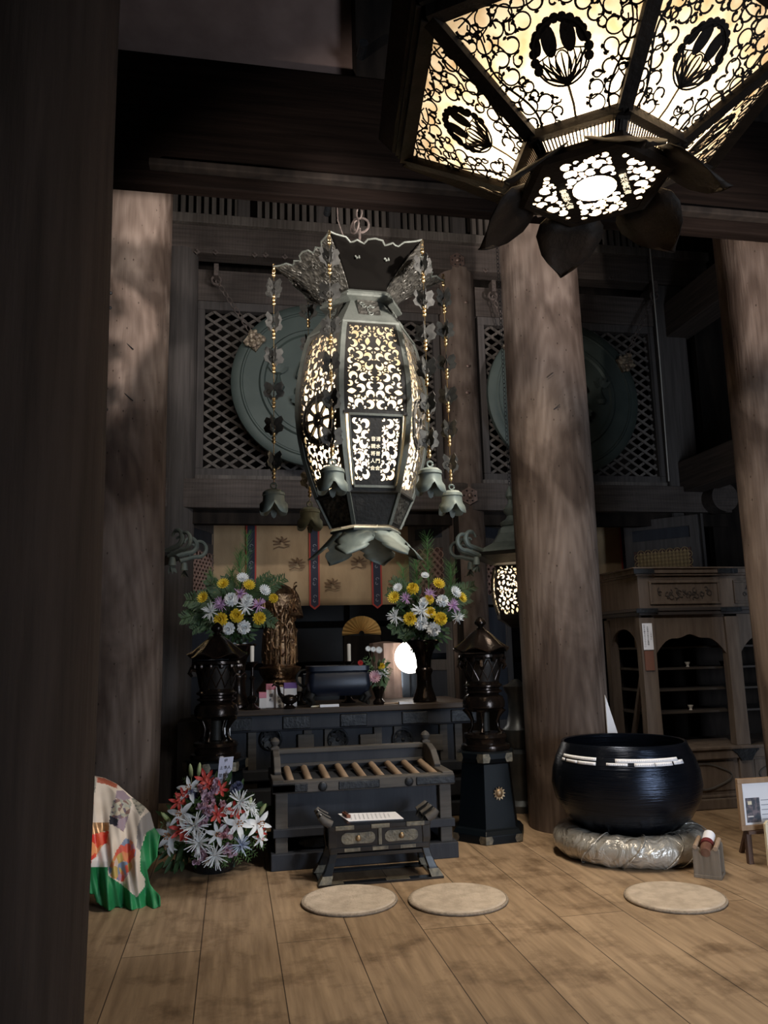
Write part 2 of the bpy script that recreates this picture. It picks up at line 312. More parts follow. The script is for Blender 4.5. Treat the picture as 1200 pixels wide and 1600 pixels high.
# pillars
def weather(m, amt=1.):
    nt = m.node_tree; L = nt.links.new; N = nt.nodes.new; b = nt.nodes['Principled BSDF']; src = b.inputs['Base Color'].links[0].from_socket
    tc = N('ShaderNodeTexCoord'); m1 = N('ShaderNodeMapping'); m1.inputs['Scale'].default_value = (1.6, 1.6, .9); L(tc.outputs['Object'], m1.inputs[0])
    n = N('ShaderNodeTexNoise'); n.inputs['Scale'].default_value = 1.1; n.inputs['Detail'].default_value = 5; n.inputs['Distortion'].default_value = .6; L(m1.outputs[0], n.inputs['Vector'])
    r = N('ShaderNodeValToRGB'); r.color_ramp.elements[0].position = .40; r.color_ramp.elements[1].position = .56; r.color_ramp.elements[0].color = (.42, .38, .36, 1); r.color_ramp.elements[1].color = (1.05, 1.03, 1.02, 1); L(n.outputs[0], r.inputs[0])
    m2 = N('ShaderNodeMapping'); m2.inputs['Scale'].default_value = (1, 1, .12); L(tc.outputs['Object'], m2.inputs[0])
    w = N('ShaderNodeTexWave'); w.wave_type = 'RINGS'; w.rings_direction = 'Y'; w.inputs['Scale'].default_value = 9; w.inputs['Distortion'].default_value = 9; w.inputs['Detail'].default_value = 2; w.inputs['Detail Scale'].default_value = .8; L(m2.outputs[0], w.inputs['Vector'])
    r2 = N('ShaderNodeValToRGB'); r2.color_ramp.elements[0].color = (.84, .82, .81, 1); r2.color_ramp.elements[1].color = (1.05, 1.05, 1.05, 1); L(w.outputs['Color'], r2.inputs[0])
    v = N('ShaderNodeTexVoronoi'); v.inputs['Scale'].default_value = 16; m3 = N('ShaderNodeMapping'); m3.inputs['Scale'].default_value = (1, 1, .6); L(tc.outputs['Object'], m3.inputs[0]); L(m3.outputs[0], v.inputs['Vector'])
    r3 = N('ShaderNodeValToRGB'); r3.color_ramp.elements[0].position = .05; r3.color_ramp.elements[1].position = .11; r3.color_ramp.elements[0].color = (.3, .27, .25, 1); r3.color_ramp.elements[1].color = (1, 1, 1, 1); L(v.outputs['Distance'], r3.inputs[0])
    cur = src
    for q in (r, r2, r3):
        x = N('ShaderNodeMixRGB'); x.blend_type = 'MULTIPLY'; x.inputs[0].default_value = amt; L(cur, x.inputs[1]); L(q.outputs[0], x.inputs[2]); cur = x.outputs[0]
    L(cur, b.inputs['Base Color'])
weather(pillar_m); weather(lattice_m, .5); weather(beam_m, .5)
dpillar_m = mat('shaded_pillar_wood', (.028, .019, .014), .85, 0, (.055, .038, .029), (7, 7, .55), 2.2, .5, 6., 8, lo=.3, hi=.75, spec=.2)  # darker copy of the pillar wood, paints the near pillar as unlit
def pillar(name, x, y, r, z1, label, m_=None):
    mb = MB(); n = 48; rings = []
    for i in range(25):
        z = z1*i/24; rr = r*(1+.012*sin(z*1.7+x))
        rings.append([(x+rr*(1+.006*sin(3*a+z))*cos(a), y+rr*(1+.006*sin(3*a+z))*sin(a), z) for a in [2*pi*j/n for j in range(n)]])
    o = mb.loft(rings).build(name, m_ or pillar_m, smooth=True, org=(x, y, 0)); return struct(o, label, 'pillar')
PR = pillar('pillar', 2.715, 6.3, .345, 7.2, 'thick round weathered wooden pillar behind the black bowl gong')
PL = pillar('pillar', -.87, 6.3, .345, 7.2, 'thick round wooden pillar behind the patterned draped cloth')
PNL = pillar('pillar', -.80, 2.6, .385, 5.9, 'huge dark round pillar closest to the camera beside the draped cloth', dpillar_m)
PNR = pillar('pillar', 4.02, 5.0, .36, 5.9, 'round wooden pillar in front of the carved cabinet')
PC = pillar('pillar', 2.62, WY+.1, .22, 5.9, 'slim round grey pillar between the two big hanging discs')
def nail(parent, p, d, L=.05):
    mb = MB(); p = V(p); d = V(d); mb.tube([p, p+d*L, p+d*L+V((.03, 0, .0))], .006, 6); mb.ball(p+d*L+V((.03, 0, 0)), .014, 8); return mb.build('iron_hook', iron_m, parent, True)
for (px, py) in ((170, 462), (172, 485), (172, 643)):
    d = V((-.25, -1, 0)).normalized(); p = V((-.87, 6.3, atY(px, py, 5.97).z))+d*.34; nail(PL, p, d)
for (px, py, q) in ((855, 590, 1), (865, 640, 1)):
    p = atY(px, py, 5.965); MBx = MB().tube([p, p+V((.05, -.02, .04))], .003, 5); MBx.build('bent_nail', iron_m, PR)
for (px, py) in ((188, 528), (187, 608)):
    p = atY(px, py, 5.97); MB().tube([p, p+V((.1, -.005, -.09))], .004, 5).build('bent_nail', iron_m, PL)
# small iron studs on the centre pillar
for (px, py) in ((703, 470), (730, 470), (703, 570), (733, 570), (702, 612), (732, 612)):
    p = V((atY(px, py, 8.35).x, 0, atY(px, py, 8.35).z)); dx = p.x-2.62; yy = 8.6-sqrt(max(.001, .225**2-dx*dx))
    mb = MB(); mb.ball((p.x, yy, p.z), .022, 8, (1.3, .6, 1)); mb.bar((p.x, yy, p.z), (p.x, yy-.03, p.z), .014, .014); mb.build('nail_cover', rose_m, PC, True)

# near tie beam with plaster above, ceiling of the aisle
struct(MB().bb(-4, 8, 4.4, 4.50, 4.172, 4.325).build('trim_1', shadebeam_m, bevel=.01))
MBs = MB().bb(-.5, 8, 4.33, 4.40, 4.255, 4.30); struct(MBs.build('trim_2', black_m, bevel=.008))
struct(MB().bb(-4, 8, 4.42, 4.72, 4.325, 5.06).build('trim_3', shadebeam_m, bevel=.015))
struct(MB().bb(-4, 8, 4.58, 4.65, 5.06, 5.9).build('wall_transom', plaster_m))
struct(MB().bb(.75, 1.05, 4.42, 4.72, 5.06, 5.9).build('trim_4', black_m))
struct(MB().bb(3.4, 3.8, 4.42, 4.72, 5.06, 5.9).build('trim_5', black_m))
# beam between the two middle pillars, above the view
struct(MB().bb(-4, 8, 6.1, 6.5, 5.7, 6.1).build('trim_6', shadebeam_m))

# back wall: tie beams
lb = MB().bb(-3, 5.9, WY-.12, WY+.12, 2.955, 3.27).build('trim_7', beam_m, bevel=.012); struct(lb)
ub = MB().bb(-3, 5.9, WY-.1, WY+.12, 5.86, 6.19).build('trim_8', beam_m, bevel=.01); struct(ub)
struct(MB().bb(-3, 5.9, WY-.16, WY+.12, 6.19, 6.30).build('trim_9', lattice_m, bevel=.006))
struct(MB().bb(-3, 5.9, WY-.05, WY+.12, 6.72, 7.3).build('trim_10', beam_m))
x = -.70; k = 0
tr = MB(); xs = []
posts = [(.02, .16), (.92, 1.06), (1.78, 1.92), (2.56, 2.72), (3.42, 3.56), (4.3, 4.44), (5.1, 5.24)]
wt = thing('window_1', (2.5, WY, 6.3), 'transom of upright wooden bars above the upper beam', 'transom'); wt['kind'] = 'structure'
while x < 5.3:
    if not any(a-.03 < x < b+.03 for a, b in posts): tr.bb(x, x+.05, WY-.02, WY+.05, 6.30, 6.72)
    x += .086
tr.build('upright_bars', lattice_m, wt)
for a, b in posts: MB().bb(a, b, WY-.1, WY+.1, 6.26, 6.74).build('short_post', post_m, wt, bevel=.006)
# posts of the back wall
struct(MB().lathe([(.19, 0), (.19, 5.9)], (-.60, WY+.05, 0), 32).build('pillar', post_m, smooth=True), 'grey round post at the left edge of the lattice window', 'post')
struct(MB().bb(5.16, 5.56, WY-.05, WY+.3, 0, 5.9).build('pillar', post_m, bevel=.03), 'dark square corner post right of the farther hanging disc', 'post')

def lattice_window(name, x0, x1, y, z0, z1, label):
    w = thing(name, ((x0+x1)/2, y, z0), label, 'lattice window'); w['kind'] = 'structure'
    fr = MB(); t = .10
    fr.bb(x0, x1, y-.06, y+.05, z0, z0+t); fr.bb(x0, x1, y-.06, y+.05, z1-t, z1); fr.bb(x0, x0+t*.8, y-.06, y+.05, z0+t, z1-t); fr.bb(x1-t*.8, x1, y-.06, y+.05, z0+t, z1-t)
    fr.build('window_frame', post_m, w, bevel=.006)
    a0, a1, b0, b1 = x0+t*.8, x1-t*.8, z0+t, z1-t; mb = MB(); dx, dz = .19, .126; sl = dz/dx*1.0
    for sgn in (1, -1):
        c = -60
        for i in range(-80, 120):
            # line z = b0 + sgn*sl*(x-a0) + i*dz
            pts = []
            for X in (a0, a1):
                Z = b0+sgn*sl*(X-a0)+i*dz
                if b0 <= Z <= b1: pts.append((X, Z))
            for Z in (b0, b1):
                X = a0+(Z-b0-i*dz)/(sgn*sl)
                if a0 < X < a1: pts.append((X, Z))
            if len(pts) >= 2 and (V(pts[0])-V(pts[1])).length > .03:
                yy = y+(.008 if sgn > 0 else -.008)
                mb.bar((pts[0][0], yy, pts[0][1]), (pts[1][0], yy, pts[1][1]), .018, .030, (0, 1, 0)) if False else mb.bar((pts[0][0], yy, pts[0][1]), (pts[1][0], yy, pts[1][1]), .030, .018, (0, 1, 0))
    mb.build('diamond_lattice', lattice_m, w); return w
lattice_window('window_2', -.41, 2.38, WY+.1, 3.32, 5.35, 'diamond lattice window behind the hanging disc nearer the draped pillar')
lattice_window('window_3', 2.86, 5.16, WY+.1, 3.32, 5.35, 'dim diamond lattice window behind the disc hung near the white cord')
struct(MB().bb(-.41, 2.4, WY+.03, WY+.2, 5.35, 5.72).build('trim_11', beam_m)); struct(MB().bb(2.84, 5.16, WY+.03, WY+.2, 5.35, 5.72).build('trim_12', beam_m))
struct(MB().bb(-.41, 5.16, WY+.02, WY+.2, 3.27, 3.34).build('trim_13', lattice_m))
struct(MB().bb(-3, 5.9, WY+.7, WY+.75, 3.0, 7.3).build('wall_inner', black_m))
# side beams of the corner bay
struct(MB().bb(5.28, 5.6, 5.0, WY, 3.20, 3.58).build('trim_14', beamy_m, bevel=.01))
struct(MB().bb(5.28, 5.6, 5.0, WY, 5.18, 5.62).build('trim_15', beamy_m, bevel=.01))
struct(MB().bb(5.7, 8, WY, WY+.1, 0, 7.3).build('wall_corner', black_m))
struct(MB().lathe([(.17, 0), (.17, .22)], (0, 0, 0), 24).build('trim_16', beam_m, smooth=True)); o = bpy.data.objects['trim_16']; o.rotation_euler = (pi/2, 0, 0); o.location = (5.67, WY-.12, 3.1)

def hex_ornament(px, py, Y, R, label):
    p = atY(px, py, Y); mb = MB()
    mb.plate([(R*cos(pi/2+i*pi/3), R*sin(pi/2+i*pi/3)) for i in range(6)], p, (1, 0, 0), (0, 0, 1), .018)
    o = MB(); o.plate([(R*cos(pi/2+i*pi/3), R*sin(pi/2+i*pi/3)) for i in range(6)], p, (1, 0, 0), (0, 0, 1), .018)
    t = thing('nail_cover', p, label, 'fitting'); o.build('plate', rose_m, t)
    b = MB(); b.ball(p-V((0, .03, 0)), R*.3, 12, (1, .8, 1))
    b.build('boss', rose_m, t, True)
    d = MB()
    for i in range(6): a = i*pi/3; d.ball(p+V((cos(a)*R*.62, -.02, sin(a)*R*.62)), R*.1, 8)
    d.build('studs', iron_m, t, True); return t
hex_ornament(714, 408, WY-.1, .10, 'hexagonal copper nail cover on the upper beam above the slim centre pillar')
hex_ornament(733, 775, WY-.12, .105, 'hexagonal copper nail cover on the lower beam under the slim centre pillar')
for i, (px, py, w) in enumerate(((308, 394, 'leftmost'), (337, 395, ''), (398, 399, ''), (415, 399, ''), (445, 402, ''), (758, 423, ''), (954, 435, ''))):
    p = atY(px, py, WY-.1); t = MB(); t.plate([(.035*cos(a), .035*sin(a)) for a in (0, pi/2, pi, 3*pi/2)], p+V((0, 0, 0)), (1, 0, 0), (0, 0, 1), .012)
    t.bar(p, p+V((0, -.05, 0)), .016, .016); o = t.build('beam_staple', rust_m)
    tag(o, ['broad pale rusty staple at the left end of the upper beam', 'rusty staple on the upper beam right above the disc chain hook', 'rusty staple above the big bronze disc, first of a row of three', 'rusty staple above the big bronze disc, middle of a row of three', 'rusty staple on the upper beam just left of the lantern roof', 'rusty staple on the upper beam between the copper nail cover and the thick pillar', 'dim rusty staple on the upper beam right of the thick pillar'][i], 'staple', 'rusty staples on the upper beam')

# ================================================================== DISCS
def disc(px, py, R, chains, label, grp='large hanging bronze discs'):
    c = atY(px, py, 8.3); t = thing('hanging_disc', c, label, 'hanging disc', grp)
    def ring(prof): # lathe around y axis
        mb = MB(); n = 72; rr = [[(c.x+r*cos(2*pi*j/n), c.y-z, c.z+r*sin(2*pi*j/n)) for j in range(n)] for r, z in prof]; mb.loft(rr); return mb
    ring([(R*.02, .05), (R*.60, .05), (R*.62, .075), (R*.66, .075), (R*.68, .05), (R*.86, .05), (R*.87, .062), (R*.885, .062), (R*.9, .05), (R*.97, .05), (R, .03), (R, -.03), (R*.98, -.04), (R*.02, -.04)][::-1]).build('disc_plate', disc_m, t, True)
    mb = MB()                                         # seated figure on a lotus in low relief
    q = c+V((0, -.06, -.02)); mb.ball(q+V((0, 0, .12)), .15, 16, (1, .35, 1.25)); mb.ball(q+V((0, -.03, .37)), .085, 14, (1, .7, 1.15)); mb.ball(q+V((0, -.02, .48)), .045, 10)
    mb.ball(q+V((0, -.02, -.08)), .25, 18, (1, .35, .42))
    for sx in (-1, 1): mb.tube([q+V((sx*.14, -.02, .24)), q+V((sx*.2, -.05, .08)), q+V((sx*.05, -.09, .0))], [.045, .04, .03], 8)
    mb.build('seated_figure', disc_m, t, True)
    mb = MB()
    for k in range(9):
        a = radians(180+k*22.5); mb.petal(q+V((cos(a)*.1, -.02, -.17)), (cos(a), -.15, sin(a)*.55), (0, -1, 0), .2, .11, .2)
    mb.build('lotus_base', disc_m, t, True)
    for (vx, vy) in ((-.45, .0), (.48, .02)):
        mb = MB(); b = c+V((vx*R, -.05, vy)); mb.lathe([(.05, -.1), (.07, -.05), (.03, .02), (.02, .08), (.045, .1)], b, 12)
        for k in range(5): a = radians(30+k*30); mb.petal(b+V((0, -.02, .1)), (cos(a), -.2, sin(a)), (0, -1, 0), .13, .06, .3)
        mb.build('lotus_vase', disc_m, t, True)
    for (hx, hy, ax, ay) in chains:
        h = atY(hx, hy, 8.36); a = atY(ax, ay, 8.22)
        mb = MB(); chain(mb, h, a+V((0, 0, .05)), .03, .0075); mb.torus(h, .05, .014, (0, 1, 0), 14, 6); mb.bb(h.x-.025, h.x+.025, 8.3, 8.42, h.z+.03, h.z+.17); mb.build('chain', rust_m, t, True)
        mb = MB(); rd = random.Random(3)
        M = Matrix.Translation(a) @ Matrix.Rotation(radians(35 if ax < px else -25), 4, 'Y')
        mb.box((0, 0, 0), (.17, .05, .17)); mb.v = [M @ p for p in mb.v]
        for k in range(26):
            p = M @ V((rd.uniform(-.085, .085), -.04, rd.uniform(-.085, .085))); mb.ball(p, rd.uniform(.015, .035), 7)
        mb.build('lion_mask', tarn2_m, t, True)
    return t
tarn2_m = mat('old_gilt', (.42, .34, .24), .55, .4, (.15, .11, .08), (1, 1, 1), 18, .6, 60)
disc(494, 602, .925, [(338, 438, 397, 533), (655, 425, 590, 520)], 'huge green bronze disc with ridged rim hanging behind the lit lantern')
disc(880, 622, .93, [(770, 462, 800, 540), (1022, 462, 977, 568)], 'huge dark bronze disc on chains half hidden by the thick pillar')
p0 = atY(1015, 385, 8.3); p1 = atY(1045, 752, 8.34)
tag(MB().tube([p0+V((0, 0, .5)), p0, p0.lerp(p1, .5)+V((.01, 0, 0)), p1], .008, 6).build('cord', mat('white_cord', (.5, .47, .42), .8)), 'thin pale cord hanging straight down near the dark corner post', 'cord')

# ================================================================== LOWER BAYS: posts, doors, curtains
for (x0, x1, lab) in ((-.75, -.55, 0), (2.44, 2.68, 0), (5.3, 5.5, 0)):
    struct(MB().bb(x0, x1, WY-.08, WY+.12, 0, 2.96).build('pillar', black_m, bevel=.01), {-.75: 'black square post below the beam behind the draped pillar', 2.44: 'black square post below the beam between the flower vase and small lantern', 5.3: 'black square post beside the cabinet'}[x0], 'post')
struct(MB().bb(-3, 5.9, WY-.02, WY+.1, 2.80, 2.96).build('trim_17', black_m))
pink_m = mat('red_brown_fretwork', (.22, .13, .10), .7, 0, (.30, .19, .15), (1, 1, 1), 20)
goldfret_m = mat('gilt_fret', (.55, .40, .20), .5, .5)
def door_leaf(n, hx, hy, ex, ey, z0, z1, label, gold=False):
    h = V((hx, hy, 0)); e = V((ex, ey, 0)); d = (e-h); L = d.length; d.normalize(); up = V((0, 0, 1)); nn = d.cross(up)
    t = thing('door_%d' % n, h+V((0, 0, z0)), label, 'door'); t['kind'] = 'structure'
    def P(u, z, o=0): return h+d*u+up*z+nn*o
    mb = MB(); fw = .1
    for u in (fw/2, L-fw/2): mb.bar(P(u, z0), P(u, z1), .05, fw, d)
    for z in (z0+.06, z0+.75, z1-.96, z1-.31, z1-.06): mb.bar(P(0, z), P(L, z), .048, .12)
    mb.build('door_frame', post_m, t, bevel=.005)
    mb = MB(); mb.bar(P(fw, z1-.185), P(L-fw, z1-.185), .02, .14); mb.bar(P(fw, z1-1.3), P(L-fw, z1-1.3), .02, .5); mb.bar(P(fw, z0+.4), P(L-fw, z0+.4), .02, .6); mb.build('inset_panel', bluewood_m, t)
    a0, a1, b0, b1 = fw, L-fw, z1-.90, z1-.37
    mb = MB(); mb.bar(P(a0, (b0+b1)/2, -.01), P(a1, (b0+b1)/2, -.01), .012, b1-b0); mb.build('fret_backing', mat('fret_back%d' % n, (.10, .05, .04), .8), t)
    mb = MB(); s = .085; r = .05; i = 0; side = -1 if (nn.y > 0) else 1
    z = b0+.03
    while z < b1:
        u = a0+.03+(s/2 if i % 2 else 0)
        while u < a1-.01:
            p = P(u, z, side*.026)
            if gold:
                mb.plate([(0, .026), (.007, .007), (.026, 0), (.007, -.007), (0, -.026), (-.007, -.007), (-.026, 0), (-.007, .007)], p, d, up, .008); mb.torus(p, r*.8, .004, nn, 10, 4)
            else: mb.torus(p, r*.8, .007, nn, 10, 4)
            u += s
        z += s*.5; i += 1
    mb.build('fretwork', goldfret_m if gold else pink_m, t); return t
door_leaf(1, -.58, WY, -.21, 9.40, .5, 2.93, 'open fretwork door leaf behind the left flower vase')
door_leaf(2, 2.42, WY+.05, 2.05, 9.02, .5, 2.93, 'open fretwork door leaf hinged beside the right flower vase')
door_leaf(3, 2.70, WY+.05, 3.2, 8.9, .5, 2.93, 'open fretwork door leaf behind the small lit lantern')
door_leaf(4, 5.25, 8.1, 4.67, 8.75, .5, 2.88, 'open door leaf with gilt star fretwork above the cabinet', True)

def curtain(x0, x1, y, z0, z1, stripes, label, motifs):
    t = thing('curtain', ((x0+x1)/2, y, z0), label, 'curtain', 'gold brown curtains in the sanctuary bays')
    mb = MB(); n = 140; rows = 12; vs = []; fs = []
    for k in range(2):
        for i in range(rows+1):
            for j in range(n+1):
                u = j/n; x = x0+(x1-x0)*u; z = z0+(z1-z0)*i/rows
                yy = y+.014*sin(u*(x1-x0)*14)*(.4+.6*(1-i/rows))+.006*k; vs.append((x, yy, z))
    w = n+1; N = (rows+1)*w
    for k in range(2):
        for i in range(rows):
            for j in range(n): fs.append((k*N+i*w+j, k*N+i*w+j+1, k*N+(i+1)*w+j+1, k*N+(i+1)*w+j))
    for j in range(n): fs.append((j, N+j, N+j+1, j+1))
    mb.add(vs, fs).build('cloth', curtain_m, t, 2)
    for x in stripes:
        m2 = MB(); yy = y-.03; m2.plate([(-.062, z1-z0), (-.062, 0), (0, -.05), (.062, 0), (.062, z1-z0)], (x, yy+.0, z0), (1, 0, 0), (0, 0, 1), .004)
        s = m2.build('strip', red_m, t)
        m2 = MB(); m2.plate([(-.043, z1-z0), (-.043, .01), (0, -.025), (.043, .01), (.043, z1-z0)], (x, yy-.005, z0), (1, 0, 0), (0, 0, 1), .004); m2.build('strip_centre', navy_m, s)
        m2 = MB()
        for q in (.1, .3, .5, .7):
            m2.ribbon([(x+a, yy-.012, z0+q+b) for a, b in arc(0, 0, .024, 0, 4.6, 12, .3)], .008, (0, -1, 0), .001); m2.ribbon([(x+a, yy-.012, z0+q-.05+b) for a, b in arc(0, 0, .022, 2, 6.2, 12, .3)], .008, (0, -1, 0), .001)
        m2.build('embroidered_scroll', greyink_m, s)
    rd = random.Random(5)
    for (x, z) in motifs:
        m2 = MB()
        for k in range(7):
            a = radians(-10+k*33); m2.ribbon([(x+cos(a)*r_+.012*sin(r_*70+k), y-.026, z+sin(a)*r_*.9) for r_ in [.02+.013*q for q in range(7)]], [.012, .016, .018, .02, .018, .014, .004], (0, -1, 0), .001)
        m2.ribbon([(x-.09, y-.026, z-.06), (x-.03, y-.026, z-.035), (x+.03, y-.026, z-.05), (x+.09, y-.026, z-.03)], .012, (0, -1, 0), .001)
        m2.build('flower_motif', motif_m, t)
    return t
CY = 9.3
sx = [atY(q, 900, CY).x for q in (392, 491, 588)]
curtain(-.25, 2.55, CY, atY(500, 946, CY).z, 3.05, sx, 'gold brown curtain with dark red-edged strips behind the altar flowers',
        [(atY(a, b, CY).x, atY(a, b, CY).z) for a, b in ((464, 883), (560, 881), (519, 915), (618, 912), (440, 850), (540, 848))]+[(.15, 2.15), (2.2, 2.5)])
curtain(3.6, 5.9, CY, 2.05, 3.05, [atY(978, 900, CY).x], 'gold brown curtain seen between the thick pillar and the cabinet', [(4.45, 2.45), (5.1, 2.3)])

# sanctuary back panelling
sb = thing('wall_sanctuary', (1.2, 11, 0), 'dark panelled doors at the back of the sanctuary', 'wall'); sb['kind'] = 'structure'
MB().bb(-3, 6, 11, 11.1, 0, 3.3).build('boards', black_m, sb)
mb = MB()
for i in range(8):
    x = -1.4+i*.75
    for z0, z1 in ((.7, 1.2), (1.28, 1.75), (1.83, 2.5)):
        mb.bb(x, x+.68, 10.96, 11.0, z0, z1)
mb.build('raised_panels', mat('dark_blue_panel', (.03, .034, .045), .5), sb, bevel=.01)
struct(MB().bb(-3, 6, 8.9, 11, .0, .45).build('floor_dais', black_m))

# ================================================================== SHEET WITH CUT-OUT HOLES
def bean(cx, cy, r, a):
    """fat comma shape inside a circle"""
    P = []
    for q in arc(0, 0, .95, 0, pi, 7): P.append(q)
    P += [(-.95, -.25), (-.62, -.80), (-.15, -.97), (-.42, -.55), (-.38, -.12), (0., .12), (.5, .02), (.85, -.25)][0:8]
    return [(cx+r*(x*cos(a)-y*sin(a)), cy+r*(x*sin(a)+y*cos(a))) for x, y in P]
def fatbean(cx, cy, r, a):
    P = [(cos(q), sin(q)) for q in [i*pi/6 for i in range(10)]]+[(-.05, -.45), (.45, -.35)]
    return [(cx+r*(x*cos(a)-y*sin(a)), cy+r*(x*sin(a)+y*cos(a))) for x, y in P]
def leafh(cx, cy, r, a):
    P = [(0, -1), (.42, -.55), (.62, 0), (.4, .5), (0, 1), (-.4, .5), (-.62, 0), (-.42, -.55)]
    return [(cx+r*(x*cos(a)-y*sin(a)), cy+r*(x*sin(a)+y*cos(a))) for x, y in P]
def darts(test, box, radii, rd, tries=500, gap=.0015, pre=()):
    out = list(pre)
    for r in radii:
        for _ in range(tries):
            x = rd.uniform(box[0], box[1]); y = rd.uniform(box[2], box[3])
            if not test(x, y, r): continue
            if any((x-q[0])**2+(y-q[1])**2 < (r+q[2]+gap)**2 for q in out): continue
            out.append((x, y, r))
    return out[len(pre):]
def in_poly(P, x, y, m=0.):
    n = len(P)
    for i in range(n):
        ax, ay = P[i]; bx, by = P[(i+1) % n]; L = sqrt((bx-ax)**2+(by-ay)**2)
        if ((bx-ax)*(y-ay)-(by-ay)*(x-ax))/L < m: return False
    return True
def sheet(outer, holes, mapf, th_vec=None, grid=.05):
    """triangulated sheet with holes, mapped into space"""
    vs = []; fs = []; 
    def addp(P):
        b = len(vs); vs.extend([V((p[0], p[1])) for p in P]); fs.append(list(range(b, len(vs))))
    O = []
    for i in range(len(outer)):
        a = V(outer[i]); b = V(outer[(i+1) % len(outer)]); n = max(1, int((b-a).length/grid))
        O += [tuple(a.lerp(b, k/n)) for k in range(n)]
    addp(O)
    for h in holes:
        ar = sum(h[i][0]*h[(i+1) % len(h)][1]-h[(i+1) % len(h)][0]*h[i][1] for i in range(len(h)))
        addp(h if ar > 0 else h[::-1])
    r = geometry.delaunay_2d_cdt(vs, [], fs, 1, 1e-5)
    nv, nf, of = r[0], r[2], r[5]
    mb = MB(); F = [f for f, q in zip(nf, of) if q == [0] or (len(q) == 1 and q[0] == 0)]
    mb.add([mapf(p.x, p.y) for p in nv], F); return mb

# ================================================================== NEAR HEXAGONAL LANTERN
LC = V((1.273, 2.41, 0)); LROT = -1.688
def hv(k, R, z, C=LC, rot=LROT): a = rot-k*pi/3; return V((C.x+R*cos(a), C.y+R*sin(a), z))
nearmetal_m = mat('dark_lantern_metal', (.012, .009, .007), .6, .3, (.022, .016, .012), (1, 1, 1), 12, .3, 50, spec=.2)  # near-black metal with a faint mottle
NL = thing('hanging_lantern', (LC.x, LC.y, 2.97), 'large flared hexagonal lantern with scrolled paper panels glowing in the top corner', 'lantern', None)
fmb = MB()
Rt, zt, Rb, zb = .718, 3.412, .302, 3.160
for k in range(6):
    fmb.bar(hv(k, Rb-.02, zb-.012), hv(k, Rt+.01, zt), .048, .035)
    fmb.bar(hv(k, Rb+.006, zb-.004), hv(k+1, Rb+.006, zb-.004), .036, .034)
    fmb.bar(hv(k, Rt+.02, zt+.012), hv(k+1, Rt+.02, zt+.012), .05, .05)
    fmb.bar(hv(k, Rt+.05, zt+.04), hv(k+1, Rt+.05, zt+.04), .03, .02)
fmb.build('body_frame', nearmetal_m, NL)
rd = random.Random(11)
hb, ht = Rb/2, Rt/2                                  # half widths of a panel
